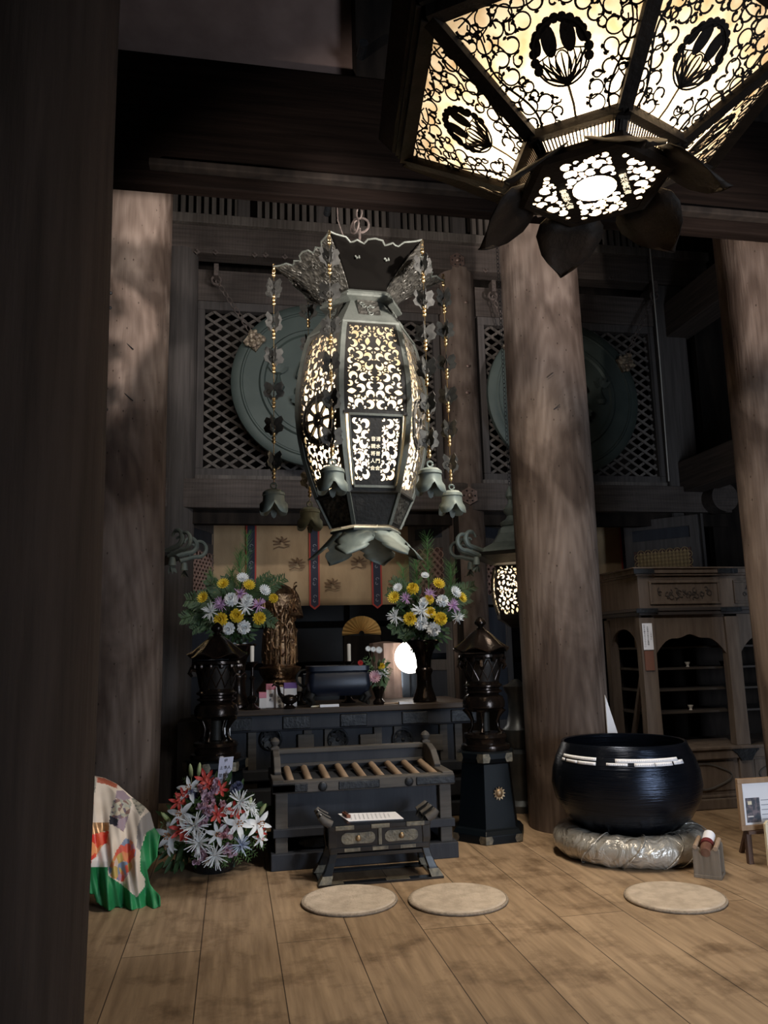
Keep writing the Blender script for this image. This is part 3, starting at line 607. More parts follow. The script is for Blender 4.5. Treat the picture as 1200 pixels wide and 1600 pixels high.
def lantern_panel(k, parent, paper, full):
    A0, A1 = hv(k, Rb, zb), hv(k+1, Rb, zb); B0, B1 = hv(k, Rt, zt), hv(k+1, Rt, zt)
    O = (A0+A1)/2; T = (B0+B1)/2; ey = (T-O); L = ey.length; ey.normalize(); ex = (A0-A1).normalized(); nn = ex.cross(ey).normalized()
    if nn.z > 0: nn = -nn
    mb = MB(); mb.add([A0, A1, B1, B0], [(0, 1, 2, 3)]); pn = mb.build('paper_pane', pane_m, parent)
    if not full: return
    mb = MB(); poly = [(-hb, 0), (hb, 0), (ht, L), (-ht, L)]
    def P(x, y, o=.004): return O+ex*x+ey*y+nn*o
    ecx, ecy, ew, eh = 0., L*.52, .088, .100
    # emblem: scalloped dome with dark lobes above and a ribbed cup below
    def E(x, y, o=.005): return P(ecx+x*ew, ecy+y*eh, o)
    e = MB()
    for i in range(15):
        a = radians(-20+i*220/14); e.plate([(.0155*cos(q*pi/5), .0155*sin(q*pi/5)) for q in range(10)], E(cos(a)*.97, sin(a)*1.0, .003), ex, ey, .002 if (ex.cross(ey)).dot(nn) > 0 else -.002)
    for sgn in (-1, 1):
        for (cx, w, h) in ((.34, .27, .98), (.80, .17, .66)):
            pts = [(sgn*(cx+w*cos(q*pi/8)*(1 if q < 8 else 1)), .42+h*.5*sin(q*pi/8)) for q in range(16)]
            e.add([E(x, y, .005) for x, y in pts], [list(range(16))])
    e.ribbon([E(x, .02+.10*cos(x*3)) for x in [-1+i/8 for i in range(17)]], .004, nn, .003)
    for i in range(11):
        a = radians(200+i*14); e.ribbon([E(cos(a)*s*1.0, -.98+(sin(a)+.98)*s if False else (-.95*(1-s)+sin(a)*s*.2)+(-.0)) for s in [0, .5, 1]], .004, nn, .003)
    for i in range(9):
        x1 = -.92+i*.23; e.ribbon([E(0, -1), E(x1*.75, -.72+abs(x1)*.1), E(x1*1.0, -.35+abs(x1)*.12), E(x1*.98, .0)], [.003, .0065, .006, .003], nn, .003)
    e.ribbon([E(cos(a), sin(a)) for a in [2*pi*i/36 for i in range(37)]], .006, nn, .003)
    e.ribbon([E(.27*cos(a), -.35+.42*sin(a)) for a in [2*pi*i/20 for i in range(21)]], .004, nn, .003)
    eo = e.build('crest_emblem', nearmetal_m, pn)
    s = MB(); s.ribbon([P(ecx, ecy-eh, .003), P(ecx+.004, (ecy-eh)*.5, .003), P(ecx, .012, .003)], .008, nn, .002); s.build('crest_stem', brass_m, pn)
    def test(x, y, r):
        if not in_poly(poly, x, y, r*.7+.018): return False
        return ((x-ecx)/(ew*1.32+r))**2+((y-ecy)/(eh*1.25+r))**2 > 1 and not (abs(x) < .03+r and y < ecy)
    D = darts(test, (-ht, ht, 0, L), [.027, .024, .021, .018, .014, .011], rd, 900, -.0045)
    for (x, y, r) in D:
        a = atan2(y-ecy, x-ecx)+rd.uniform(-.9, .9); sg = rd.choice((-1, 1)); r *= 1.02
        pts = arc(x, y, r*1.05, a, a+sg*4.9, 14, .74); n = len(pts)
        mb.ribbon([P(*q) for q in pts], [.0046+.006*(i/n)**4 for i in range(n)], nn, .003)
        # tail joining the loop to its neighbour
        q = pts[0]; b = a+sg*-1.2; mb.ribbon([P(q[0], q[1]), P(q[0]+cos(b)*r*.8, q[1]+sin(b)*r*.8), P(q[0]+cos(b-.5*sg)*r*1.5, q[1]+sin(b-.5*sg)*r*1.5)] if test(q[0]+cos(b-.5*sg)*r*1.5, q[1]+sin(b-.5*sg)*r*1.5, .0) else [P(q[0], q[1]), P(q[0]+cos(b)*r*.4, q[1]+sin(b)*r*.4)], .005, nn, .003)
        if True:
            for _ in range(2):
                b = rd.uniform(0, 6.3); c = (x+cos(b)*r*1.05, y+sin(b)*r*1.05)
                mb.add([P(px_, py_, .006) for px_, py_ in leafh(c[0], c[1], .0088, b)], [list(range(8))])
    # main branches up both sides
    for sg in (-1, 1):
        pts = []
        for i in range(22):
            t = i/21; w = hb+(ht-hb)*t; pts.append(P(sg*(w*.80-.01-.018*sin(t*9)), .012+t*(L-.03)))
        mb.ribbon(pts, [.008-.004*i/22 for i in range(22)], nn, .003)
        pts = [P(sg*(.02+t*.75*ht), L-.03-.02*sin(t*7)) for t in [i/14 for i in range(15)]]; mb.ribbon(pts, .005, nn, .003)
    mb.build('scroll_tracery', nearmetal_m, pn)
for k in range(6): lantern_panel(k, NL, pane_m, k in (0, 1, 2, 3, 4, 5))
# fluted light band under the ring, dark rim, bottom grille
zr0, Rr0, zr1, Rr1 = 3.142, .292, 3.105, .268
zb2, Rb2 = 3.070, .236
for k in range(6):
    mb = MB(); mb.add([hv(k, Rr0, zr0), hv(k+1, Rr0, zr0), hv(k+1, Rr1, zr1), hv(k, Rr1, zr1)], [(0, 1, 2, 3)]); b = mb.build('band_pane', pane_m, NL)
    mb = MB()
    for i in range(24):
        t = (i+.5)/24; mb.bar(hv(k, Rr0+.003, zr0).lerp(hv(k+1, Rr0+.003, zr0), t), hv(k, Rr1+.003, zr1).lerp(hv(k+1, Rr1+.003, zr1), t), .0046, .006)
    # dark corner spandrels
    for t0, t1 in ((0, .09), (.91, 1)):
        mb.add([hv(k, Rr0+.004, zr0).lerp(hv(k+1, Rr0+.004, zr0), t0), hv(k, Rr0+.004, zr0).lerp(hv(k+1, Rr0+.004, zr0), t1), hv(k, Rr1+.004, zr1).lerp(hv(k+1, Rr1+.004, zr1), t1), hv(k, Rr1+.004, zr1).lerp(hv(k+1, Rr1+.004, zr1), t0)], [(0, 1, 2, 3)])
    mb.build('flutes', nearmetal_m, b)
mb = MB()
mb.loft([[hv(k, r, z) for k in range(6)] for r, z in ((.272, 3.108), (.285, 3.098), (.285, 3.078), (.262, 3.066), (.236, 3.066), (.236, 3.074), (.262, 3.085), (.262, 3.108))], False)
mb.build('bottom_rim', nearmetal_m, NL)
MB().add([hv(k, Rb2, 3.076) for k in range(6)], [tuple(range(6))]).build('bottom_pane', pane_m, NL)
ex = (hv(0, 1, 0)-hv(2, 1, 0)).normalized(); ey = V((-ex.y, ex.x, 0)); 
d1 = (hv(4, 1, 0)-hv(5, 1, 0)); ax2 = (atZ(915, 262, 3.07)-atZ(948, 345, 3.07)); ax2.normalize(); ax1 = V((ax2.y, -ax2.x, 0))   # strips run along ax2
def BP(x, y, o=0): return V((LC.x, LC.y, 3.068-o))+ax1*x+ax2*y
hexo = [((hv(k, Rb2, 0)-V((LC.x, LC.y, 0))).dot(ax1), (hv(k, Rb2, 0)-V((LC.x, LC.y, 0))).dot(ax2)) for k in range(6)]
ar = sum(hexo[i][0]*hexo[(i+1) % 6][1]-hexo[(i+1) % 6][0]*hexo[i][1] for i in range(6)); hexo = hexo if ar > 0 else hexo[::-1]
def bt(x, y, r): return in_poly(hexo, x, y, r+.002) and abs(abs(x)-.105) > .016+r
D = darts(bt, (-.24, .24, -.24, .24), [.085], rd, 1, pre=()) 
cen = [[(x*.97, y) for x, y in arc(0, 0, .080, 0, 2*pi*.97, 20)]]
D = darts(lambda x, y, r: bt(x, y, r) and x*x+y*y > (.082+r)**2, (-.24, .24, -.24, .24), [.024, .02, .017, .014, .011, .009, .007], rd, 1500, .0008)
sheet(hexo, cen+[fatbean(x, y, r, rd.uniform(0, 6.3)) for x, y, r in D], BP, grid=.3).build('bottom_grille', nearmetal_m, NL)
for sg, body in ((-1, '清水普門会'), (1, '音親将人会')):
    text_mesh('inscription', vtext(body), .028, frame_M(BP(sg*.105, -.02, .003), ax1, ax2), glow_m, NL, 1.0)
for k in range(6):                                    # six scalloped petals hanging out from the bottom rim
    a = LROT-k*pi/3; d = V((cos(a), sin(a), 0)); s = V((-sin(a), cos(a), 0)); mb = MB(); vs = []; fs = []
    prof = [(.0, .085), (.2, .128), (.4, .135), (.55, .118), (.7, .10), (.82, .07), (.92, .035), (1., .004)]
    nv = len(prof)
    for t, w in prof:
        r = .262+.185*t; z = 3.088-.145*t**1.1
        for q in (-1, -.5, 0, .5, 1):
            sc_ = .012*(1 if abs(q) == .5 else 0)*(1-t); vs.append(V((LC.x, LC.y, z+.02*q*q*(1-t)-sc_))+d*(r-.03*q*q)+s*(w*q))
    for i in range(nv-1):
        for j in range(4): fs.append((i*5+j, i*5+j+1, (i+1)*5+j+1, (i+1)*5+j))
    mb.add(vs, fs); o = mb.build('petal', nearmetal_m, NL, True); md = o.modifiers.new('s', 'SOLIDIFY'); md.thickness = .005
mb = MB(); mb.loft([[hv(k, r, z) for k in range(6)] for r, z in ((.70, 3.43), (.80, 3.47), (.86, 3.55), (.82, 3.58), (.5, 3.68), (.3, 3.82), (.12, 3.95), (.02, 4.0))]); mb.build('roof', nearmetal_m, NL)
mb = MB(); chain(mb, (LC.x, LC.y, 4.0), (LC.x, LC.y, 5.9), .03, .007); mb.build('chain', iron_m, NL, True)

# ================================================================== BIG CENTRE LANTERN
shadeleaf_m = mat('shaded_bronze_leaf', (.004, .0035, .003), .9, .0, spec=.03); leafo_m = mat('dark_leaf_ornament', (.022, .022, .02), .6, .3, (.05, .05, .045), (1, 1, 1), 30)  # the front roof leaf's shade is painted in as near-black bronze
BC = V((.780, 4.60, 0)); camdir = atan2(-4.6, -.78)
BV = [camdir+radians(41.5)-i*radians(60) for i in range(6)]        # 0 front right, 1 front left, 2 left, 3 back left, 4 back right, 5 right
mpp = pxm(567, 640, 4.6)
def fz(py, Rpx): return atY(567, py, 4.6-.93*Rpx*mpp).z          # height of a front vertex seen at row py
def bv(i, R, z): a = BV[i % 6]; return V((BC.x+R*cos(a), BC.y+R*sin(a), z))
def hexloft(mb, prof, cap=True): return mb.loft([[bv(i, r, z) for i in range(6)] for r, z in prof], cap)
BL = thing('hanging_lantern', (BC.x, BC.y, fz(822, 52)), 'tall lit hexagonal bronze lantern with bead chains and bells hanging before the altar', 'lantern')
Bprof = [(fz(768, 73), 73), (fz(745, 80), 80), (fz(700, 92), 92), (fz(660, 99), 99), (fz(620, 102.5), 102.5), (fz(580, 101), 101), (fz(540, 94), 94), (fz(515, 88), 88), (fz(501, 82), 82)]
Bprof = [(z, r*mpp) for z, r in Bprof]
ZB, ZT = Bprof[0][0], Bprof[-1][0]
def BR(z):
    for (z0, r0), (z1, r1) in zip(Bprof, Bprof[1:]):
        if z <= z1 or z1 == ZT: t = (z-z0)/(z1-z0); return r0+(r1-r0)*t
# ribs at the vertices
for i in range(6):
    mb = MB(); rr = []
    for q in range(21):
        z = ZB+(ZT-ZB)*q/20; R = BR(z)+.008; p = bv(i, R, z); a = BV[i]
        e1 = (bv(i+1, R, z)-p).normalized(); e2 = (bv(i-1, R, z)-p).normalized(); w = .024; dn = V((cos(a), sin(a), 0))
        rr.append([p+e1*w, p+dn*.006, p+e2*w, p+e2*w-dn*.022, p-dn*.02, p+e1*w-dn*.022])
    mb.loft(rr).build('corner_rib', bronze_m, BL)
# face panels
rd = random.Random(21)
zdoor = fz(643, 100)
def face(i, kind):
    def MP(x, z, o=0.):                                # x in metres across at widest
        R = BR(min(max(z, ZB), ZT)); a = bv(i, R, z); b = bv(i+1, R, z); w = (a-b).length; m = (a+b)/2; e = (a-b).normalized()
        n = V((m.x-BC.x, m.y-BC.y, 0)).normalized(); s = w/W0; return m+e*x*s+n*o
    W0 = (bv(0, BR(fz(620, 102)), 0)-bv(1, BR(fz(620, 102)), 0)).length; hw = W0/2-.034
    fc = MB(); n = 16; vs = []
    for q in range(n+1):
        z = ZB+(ZT-ZB)*q/n; vs += [MP(-W0/2+.01, z, -.035), MP(W0/2-.01, z, -.035)]
    fc.add(vs, [(2*q, 2*q+1, 2*q+3, 2*q+2) for q in range(n)]); pn = fc.build('paper_pane', pane_m, BL)
    def fill(x0, x1, z0, z1, radii, extra=None, holes0=()):
        t = lambda x, y, r: x0+r < x < x1-r and z0+r < y < z1-r and (extra is None or extra(x, y, r))
        if x1-x0 > .2:                                  # symmetrical pattern
            t2 = lambda x, y, r: t(x, y, r) and x > r+.001; D = darts(t2, (0, x1, z0, z1), radii, rd, 900, .0012); H = []
            for x, y, r in D:
                a = rd.uniform(0, 6.3); h = bean(x, y, r, a) if rd.random() < .8 else leafh(x, y, r, a); H += [h, [(-p, q) for p, q in h]]
            D2 = darts(lambda x, y, r: t(x, y, r) and abs(x) < .001+r*.2, (-.001, .001, z0, z1), radii[:4], rd, 80, .0012, pre=D); H += [leafh(0, y, r, 0) for x, y, r in D2 if all((0-q[0])**2+(y-q[1])**2 > (r+q[2])**2 for q in D)]
            return H+list(holes0)
        D = darts(t, (x0, x1, z0, z1), radii, rd, 900, .0012); return [bean(x, y, r, rd.uniform(0, 6.3)) for x, y, r in D]+list(holes0)
    RA = [.027, .024, .021, .018, .015, .012, .0095, .0075, .006]
    zt = ZT-.01; zb = ZB+.01
    if kind == 'door':
        mb = sheet([(-hw-.03, zdoor), (hw+.03, zdoor), (hw+.03, zt), (-hw-.03, zt)], fill(-hw+.005, hw-.005, zdoor+.018, zt-.012, RA), lambda x, y: MP(x, y, .002), grid=.03)
        mb.build('openwork_panel', darkbz_m, BL)
        hwd = hw-.012; sw = .036
        H = fill(-hwd+.012, -sw, zb+.05, zdoor-.03, RA)+fill(sw, hwd-.012, zb+.05, zdoor-.03, RA)
        dr = sheet([(-hwd, zb+.02), (hwd, zb+.02), (hwd, zdoor-.012), (-hwd, zdoor-.012)], H, lambda x, y: MP(x, y, .008), grid=.03).build('door', darkbz_m, BL)
        f = MB()
        for z in (zdoor-.012, zb+.02): f.bar(MP(-hwd, z, .01), MP(hwd, z, .01), .012, .014)
        for sx in (-1, 1):
            pts = [MP(sx*hwd, zb+.02+(zdoor-.032-zb)*q/10, .012) for q in range(11)]; f.tube(pts, .006, 6)
        f.build('door_frame', bronze_m, dr)
        f = MB(); f.bar(MP(-hw-.02, zdoor, .004), MP(hw+.02, zdoor, .004), .02, .016); f.build('cross_bar', darkbz_m, BL)
        zc = (atY(585, 705, 4.6-.42).z)
        for sx, body in ((1, '清水普門会'), (-1, '音親将人会')):
            O = MP(sx*.0165, zc+.01, .012); ex = (bv(i, 1, 0)-bv(i+1, 1, 0)).normalized(); up = (MP(0, zc+.05)-MP(0, zc-.05)).normalized()
            text_mesh('cut_inscription', vtext(body), .0275, frame_M(O, ex, up), glow_m, dr, 1.5)
        MB().add([MP(-hw-.03, ZB, .0), MP(hw+.03, ZB, 0), MP(hw+.03, zb+.03, 0), MP(-hw-.03, zb+.03, 0)], [(0, 1, 2, 3)]).build('panel_foot', darkbz_m, BL)
        return
    wc = (0, fz(640, 95)-.02); wr = .148; holes0 = []
    for q in range(8):
        a = q*pi/4+pi/8; A = []
        for (rr, da) in ((.050, -.16), (.100, -.27), (.108, 0), (.100, .27), (.050, .16)): A.append((wc[0]+rr*cos(a+da), wc[1]+rr*sin(a+da)))
        holes0.append(A)
    holes0.append([(wc[0]+.0, wc[1]+.02), (wc[0]+.012, wc[1]), (wc[0], wc[1]-.02), (wc[0]-.012, wc[1])][:0] or [(wc[0]-.004, wc[1]-.004), (wc[0]+.004, wc[1]-.004), (wc[0], wc[1]+.004)])
    ext = lambda x, y, r: (x-wc[0])**2+(y-wc[1])**2 > (wr+r)**2
    mb = sheet([(-hw-.03, ZB), (hw+.03, ZB), (hw+.03, ZT), (-hw-.03, ZT)], fill(-hw+.003, hw-.003, zb+.02, zt-.01, RA, ext, holes0), lambda x, y: MP(x, y, .002), grid=.03)
    op = mb.build('openwork_panel', relief2_m, BL)
    w = MB()
    for R_ in (.116, .140):
        w.tube([MP(wc[0]+R_*cos(a), wc[1]+R_*sin(a), .008) for a in [2*pi*q/32 for q in range(33)]], .006, 6)
    w.tube([MP(wc[0]+.036*cos(a), wc[1]+.036*sin(a), .008) for a in [2*pi*q/16 for q in range(17)]], .008, 6)
    for q in range(8):
        a = q*pi/4; w.tube([MP(wc[0]+r_*cos(a), wc[1]+r_*sin(a), .008) for r_ in (.036, .078, .155)], [.008, .012, .006], 6)
    w.build('wheel_emblem', relief2_m, op)
relief2_m = mat('grey_openwork_bronze', (.115, .105, .09), .5, .5, (.16, .15, .13), (1, 1, 1), 20)
for i in range(6): face(i, 'door' if i == 0 else 'wheel')
# foot, shoulder, neck
zf0, zf1 = fz(819, 52), ZB
mb = MB(); hexloft(mb, [(52*mpp, zf0), (54*mpp, zf0+.02), (72*mpp, zf1-.01), (76*mpp, zf1), (76*mpp, zf1+.012)], False); mb.build('foot', darkbz_m, BL)
for i in range(6):                                     # embossed pieces on the foot faces
    mb = MB(); a, b = bv(i, 54*mpp+.004, zf0+.02), bv(i+1, 54*mpp+.004, zf0+.02); c, d = bv(i+1, 71*mpp+.004, zf1-.012), bv(i, 71*mpp+.004, zf1-.012)
    mb.add([a.lerp(b, .12), a.lerp(b, .88), d.lerp(c, .88), d.lerp(c, .12)], [(0, 1, 2, 3)]); mb.build('foot_relief', relief_m if i else darkbz_m, BL)
    mb = MB(); mb.bar(bv(i, 53*mpp, zf0+.0), bv(i, 74*mpp, zf1), .022, .012); mb.build('foot_rib', bronze_m, BL)
mb = MB(); zs0, zs1 = ZT-.005, fz(470, 50)
hexloft(mb, [(86*mpp, zs0-.004), (86*mpp, zs0+.008), (50*mpp, zs1), (50*mpp, zs1+.01)]); mb.build('shoulder', bronze_m, BL)
for i in range(6):
    a, b = bv(i, 78*mpp+.006, zs0+.032), bv(i+1, 78*mpp+.006, zs0+.032); c, d = bv(i+1, 54*mpp+.006, zs1+.002), bv(i, 54*mpp+.006, zs1+.002)
    mb = MB(); q = [a.lerp(b, .28), a.lerp(b, .72), d.lerp(c, .78), d.lerp(c, .22)]; mb.add(q, [(0, 1, 2, 3)]); rp = mb.build('shoulder_relief', relief_m, BL)
    nrm = (q[1]-q[0]).cross(q[3]-q[0]).normalized(); m = MB(); cc = (q[0]+q[1]+q[2]+q[3])/4; exx = (q[1]-q[0]).normalized(); eyy = (q[3]-q[0]).normalized(); rdd = random.Random(i)
    for _ in range(9):
        c0 = cc+exx*rdd.uniform(-.045, .045)+eyy*rdd.uniform(-.05, .05); m.tube([c0+exx*x+eyy*y+nrm*(.004 if nrm.z > 0 else -.004) for x, y in arc(0, 0, .017, rdd.uniform(0, 6), rdd.uniform(0, 6)+5, 9, .4)], .0035, 5)
    m.build('cloud_scrolls', bronze_m, rp)
zn = fz(452, 56)
mb = MB(); hexloft(mb, [(50*mpp, zs1), (66*mpp, zs1+.012), (66*mpp, zs1+.025), (60*mpp, zs1+.03), (60*mpp, zn-.03), (64*mpp, zn-.02), (58*mpp, zn)], True); mb.build('neck', bronze_m, BL)
# flared roof of six upturned scalloped leaves
zr = fz(366, 128); Rr = 137*mpp
def RP(i, u, t):                                       # u across (0..1) between vertex i and i+1, t up the flare
    R = 57*mpp+(Rr-57*mpp)*(t**1.25); z = zn+(zr-zn)*(t**.95)
    return bv(i, R, z).lerp(bv(i+1, R, z), u)
for i in range(6):
    mb = MB(); nu, nt = 24, 10; vs = []; fs = []
    for b in range(nt+1):
        for a in range(nu+1):
            u = a/nu; edge = 1-.10*sin(pi*u)**.6-.07*(1 if .12 < abs(u-.5) < .3 else 0)*abs(sin((u-.5)*pi*5)) + .05*max(0, 1-abs(u-.5)*6)
            t = b/nt*edge; vs.append(RP(i, u, t))
    for b in range(nt):
        for a in range(nu): fs.append((b*(nu+1)+a, b*(nu+1)+a+1, (b+1)*(nu+1)+a+1, (b+1)*(nu+1)+a))
    mb.add(vs, fs); o = mb.build('roof_leaf', shadeleaf_m if i == 0 else relief_m, BL, True); md = o.modifiers.new('s', 'SOLIDIFY'); md.thickness = .006; md.offset = 0
    top = [vs[nt*(nu+1)+a] for a in range(nu+1)]; m = MB(); m.tube(top, .006, 6); m.build('roof_rim', bronze_m, o, True)
    m = MB(); rdd = random.Random(30+i)
    if i:
        for _ in range(26):
            u = rdd.uniform(.15, .85); t = rdd.uniform(.25, .82); p = RP(i, u, t); q1 = (RP(i, u+.05, t)-p).normalized(); q2 = (RP(i, u, t+.05)-p).normalized(); n_ = q1.cross(q2).normalized(); n_ = -n_ if n_.z > 0 else n_
            m.tube([p+q1*x+q2*y+n_*.006 for x, y in arc(0, 0, rdd.uniform(.016, .03), rdd.uniform(0, 6), rdd.uniform(0, 6)+5.2, 10, .35)], .0045, 5)
        m.build('cloud_scrolls', relief_m, o, True)
    else:
        for u in (.28, .72):
            p = RP(i, u, .62); 
            for k in range(5): a = k*2*pi/5; m.ball(p+(RP(i, u+.03, .62)-p).normalized()*cos(a)*.012+V((0, -.006, sin(a)*.010)), .008, 6)
        m.build('cut_rosettes', bronze_m, o, True)
mb = MB(); hexloft(mb, [(57*mpp, zn), (40*mpp, zn+.12), (15*mpp, zn+.3), (6*mpp, zn+.42)]); mb.build('inner_cone', darkbz_m, BL)
mb = MB(); zh = atY(562, 352, 4.6).z
mb.torus((BC.x+.01, BC.y, zh+.0), .05, .008, (.3, 1, 0), 18, 6); mb.torus((BC.x-.03, BC.y, zh-.01), .045, .007, (.9, .4, 0), 18, 6); chain(mb, (BC.x, BC.y, zh+.05), (BC.x, BC.y, 5.2), .028, .006); mb.tube([(BC.x, BC.y, zn+.4), (BC.x, BC.y, zh-.02)], .008, 6); mb.tube([(BC.x-.16, BC.y, 5.2), (BC.x-.14, BC.y, zh+.02), (BC.x-.1, BC.y, zh-.1)], .004, 5)
mb.build('hanging_chain', rust_m, BL, True)
mb = MB(); mb.tube([(BC.x, 4.3, 5.2), (BC.x, 6.3, 5.2)], .03, 10); struct(mb.build('trim_18', iron_m))
# hanging petals below
zp = fz(824, 52)
mb = MB(); hexloft(mb, [(50*mpp, zp+.012), (54*mpp, zp), (54*mpp, zp-.012), (48*mpp, zp-.012)]); mb.build('petal_collar', bronze_m, BL)
for i in range(6):
    a = BV[i]; d = V((cos(a), sin(a), 0)); s = V((-sin(a), cos(a), 0)); vs = []; fs = []
    prof = [(0, .075), (.15, .10), (.35, .118), (.5, .118), (.6, .088), (.68, .104), (.8, .092), (.9, .06), (1, .02)]
    for t, w in prof:
        r = 50*mpp*.93+.165*t**1.1; z = zp-.19*t+.02*t*t
        for q in (-1, -.6, -.2, .2, .6, 1): vs.append(V((BC.x, BC.y, z+.012*q*q))+d*(r-.055*q*q*(1-.3*t))+s*(w*q))
    for b in range(len(prof)-1):
        for c in range(5): fs.append((b*6+c, b*6+c+1, (b+1)*6+c+1, (b+1)*6+c))
    mb = MB().add(vs, fs); o = mb.build('petal', curl_m, BL, 2); md = o.modifiers.new('s', 'SOLIDIFY'); md.thickness = .004
# bead strands with leaf ornaments and bells
ORN = [(0, 0), (.012, .02), (.035, .03), (.045, .012), (.036, -.006), (.048, -.02), (.040, -.04), (.022, -.045), (.012, -.06), (.006, -.04), (.018, -.025), (.006, -.012)]
def strand(i, ztip, zbell, phase):
    R = Rr; p = bv(i, R, 0); x, y = p.x, p.y; ztop = ztip
    so = MB(); so.tube([(x, y, ztop), (x, y, zbell+.03)], .0022, 5)
    z = ztop-.02; chain(so, (x, y, ztop), (x, y, ztop-.06), .011, .003); st = so.build('bead_strand', bead_m, BL, True)
    MB().ball((x, y, ztop-.075), .014, 10).build('bead_cluster', bead_m, st, True)
    L = (ztop-zbell-.12)/6; k = 0
    while k < 6:
        zz = ztop-.09-L*k; ang = phase+k*1.25; mb = MB(); orn = MB(); orn.tube([(x, y, zz-L*.1), (x, y, zz-L*.5)], .003, 5)
        for wing in range(4):
            a2 = ang+wing*pi/2; dd = V((cos(a2), sin(a2), 0))
            vs = [V((x, y, zz-L*.28))+dd*(q[0]*1.15)+V((0, 0, q[1]*1.15+.01)) for q in ORN]; orn.plate([(q[0]*1.35, q[1]*1.35) for q in ORN], V((x, y, zz-L*.26)), dd, (0, 0, 1), .003)
            orn.torus(V((x, y, zz-L*.26-.025))+dd*.03, .013, .003, dd.cross(V((0, 0, 1))), 10, 4)
        for b in range(3): mb.ball((x, y, zz-L*.62-b*.024+.01), .0128, 10)
        k += 1; mb.build('bead_cluster', bead_m, st, True); orn.build('leaf_ornament', leafo_m, st)
    b = MB(); b.torus((x, y, zbell+.025), .016, .0035, (0, 1, 0), 12, 5); n = 48; rings = []
    for (r, dz, cut) in ((.004, .0, 0), (.045, -.004, 0), (.062, -.018, 0), (.065, -.032, 0), (.060, -.036, 0), (.062, -.07, 0), (.068, -.10, .5), (.085, -.145, 1.)):
        ring = []
        for j in range(n):
            a = 2*pi*j/n+phase; c = abs(sin(a*2)) ; rr = r*(1-.06*cut*(1-c)); z_ = zbell+dz+cut*.062*(1-c)**1.6; ring.append((x+rr*cos(a), y+rr*sin(a), z_))
        rings.append(ring)
    b.loft(rings, False); o = b.build('bell', curl_m, BL, True); md = o.modifiers.new('s', 'SOLIDIFY'); md.thickness = .003
    b = MB(); b.tube([(x, y, zbell-.02), (x, y, zbell-.12)], .003, 5); b.plate([(0, 0), (.02, -.02), (.012, -.05), (0, -.06), (-.012, -.05), (-.02, -.02)], (x, y, zbell-.11), (1, 0, 0), (0, 0, 1), .003); b.build('clapper', bronze_m, o)
def zof(i, py): p = bv(i, Rr, 0); return atY(600, 800, p.y) and (lambda q: q)(next(z/1000 for z in range(6000, 1500, -3) if _row(V((p.x, p.y, z/1000))) >= py))
def _row(p): v = p-CAM; return 800-FPX*v.dot(_u)/v.dot(_f)
for i, (pt, pb, ph) in {0: (374, 732, .3), 1: (360, 729, .2), 2: (412, 765, .9), 3: (450, 793, 1.4), 4: (462, 790, .6), 5: (428, 767, 2.0)}.items():
    strand(i, zof(i, pt), zof(i, pb), ph)

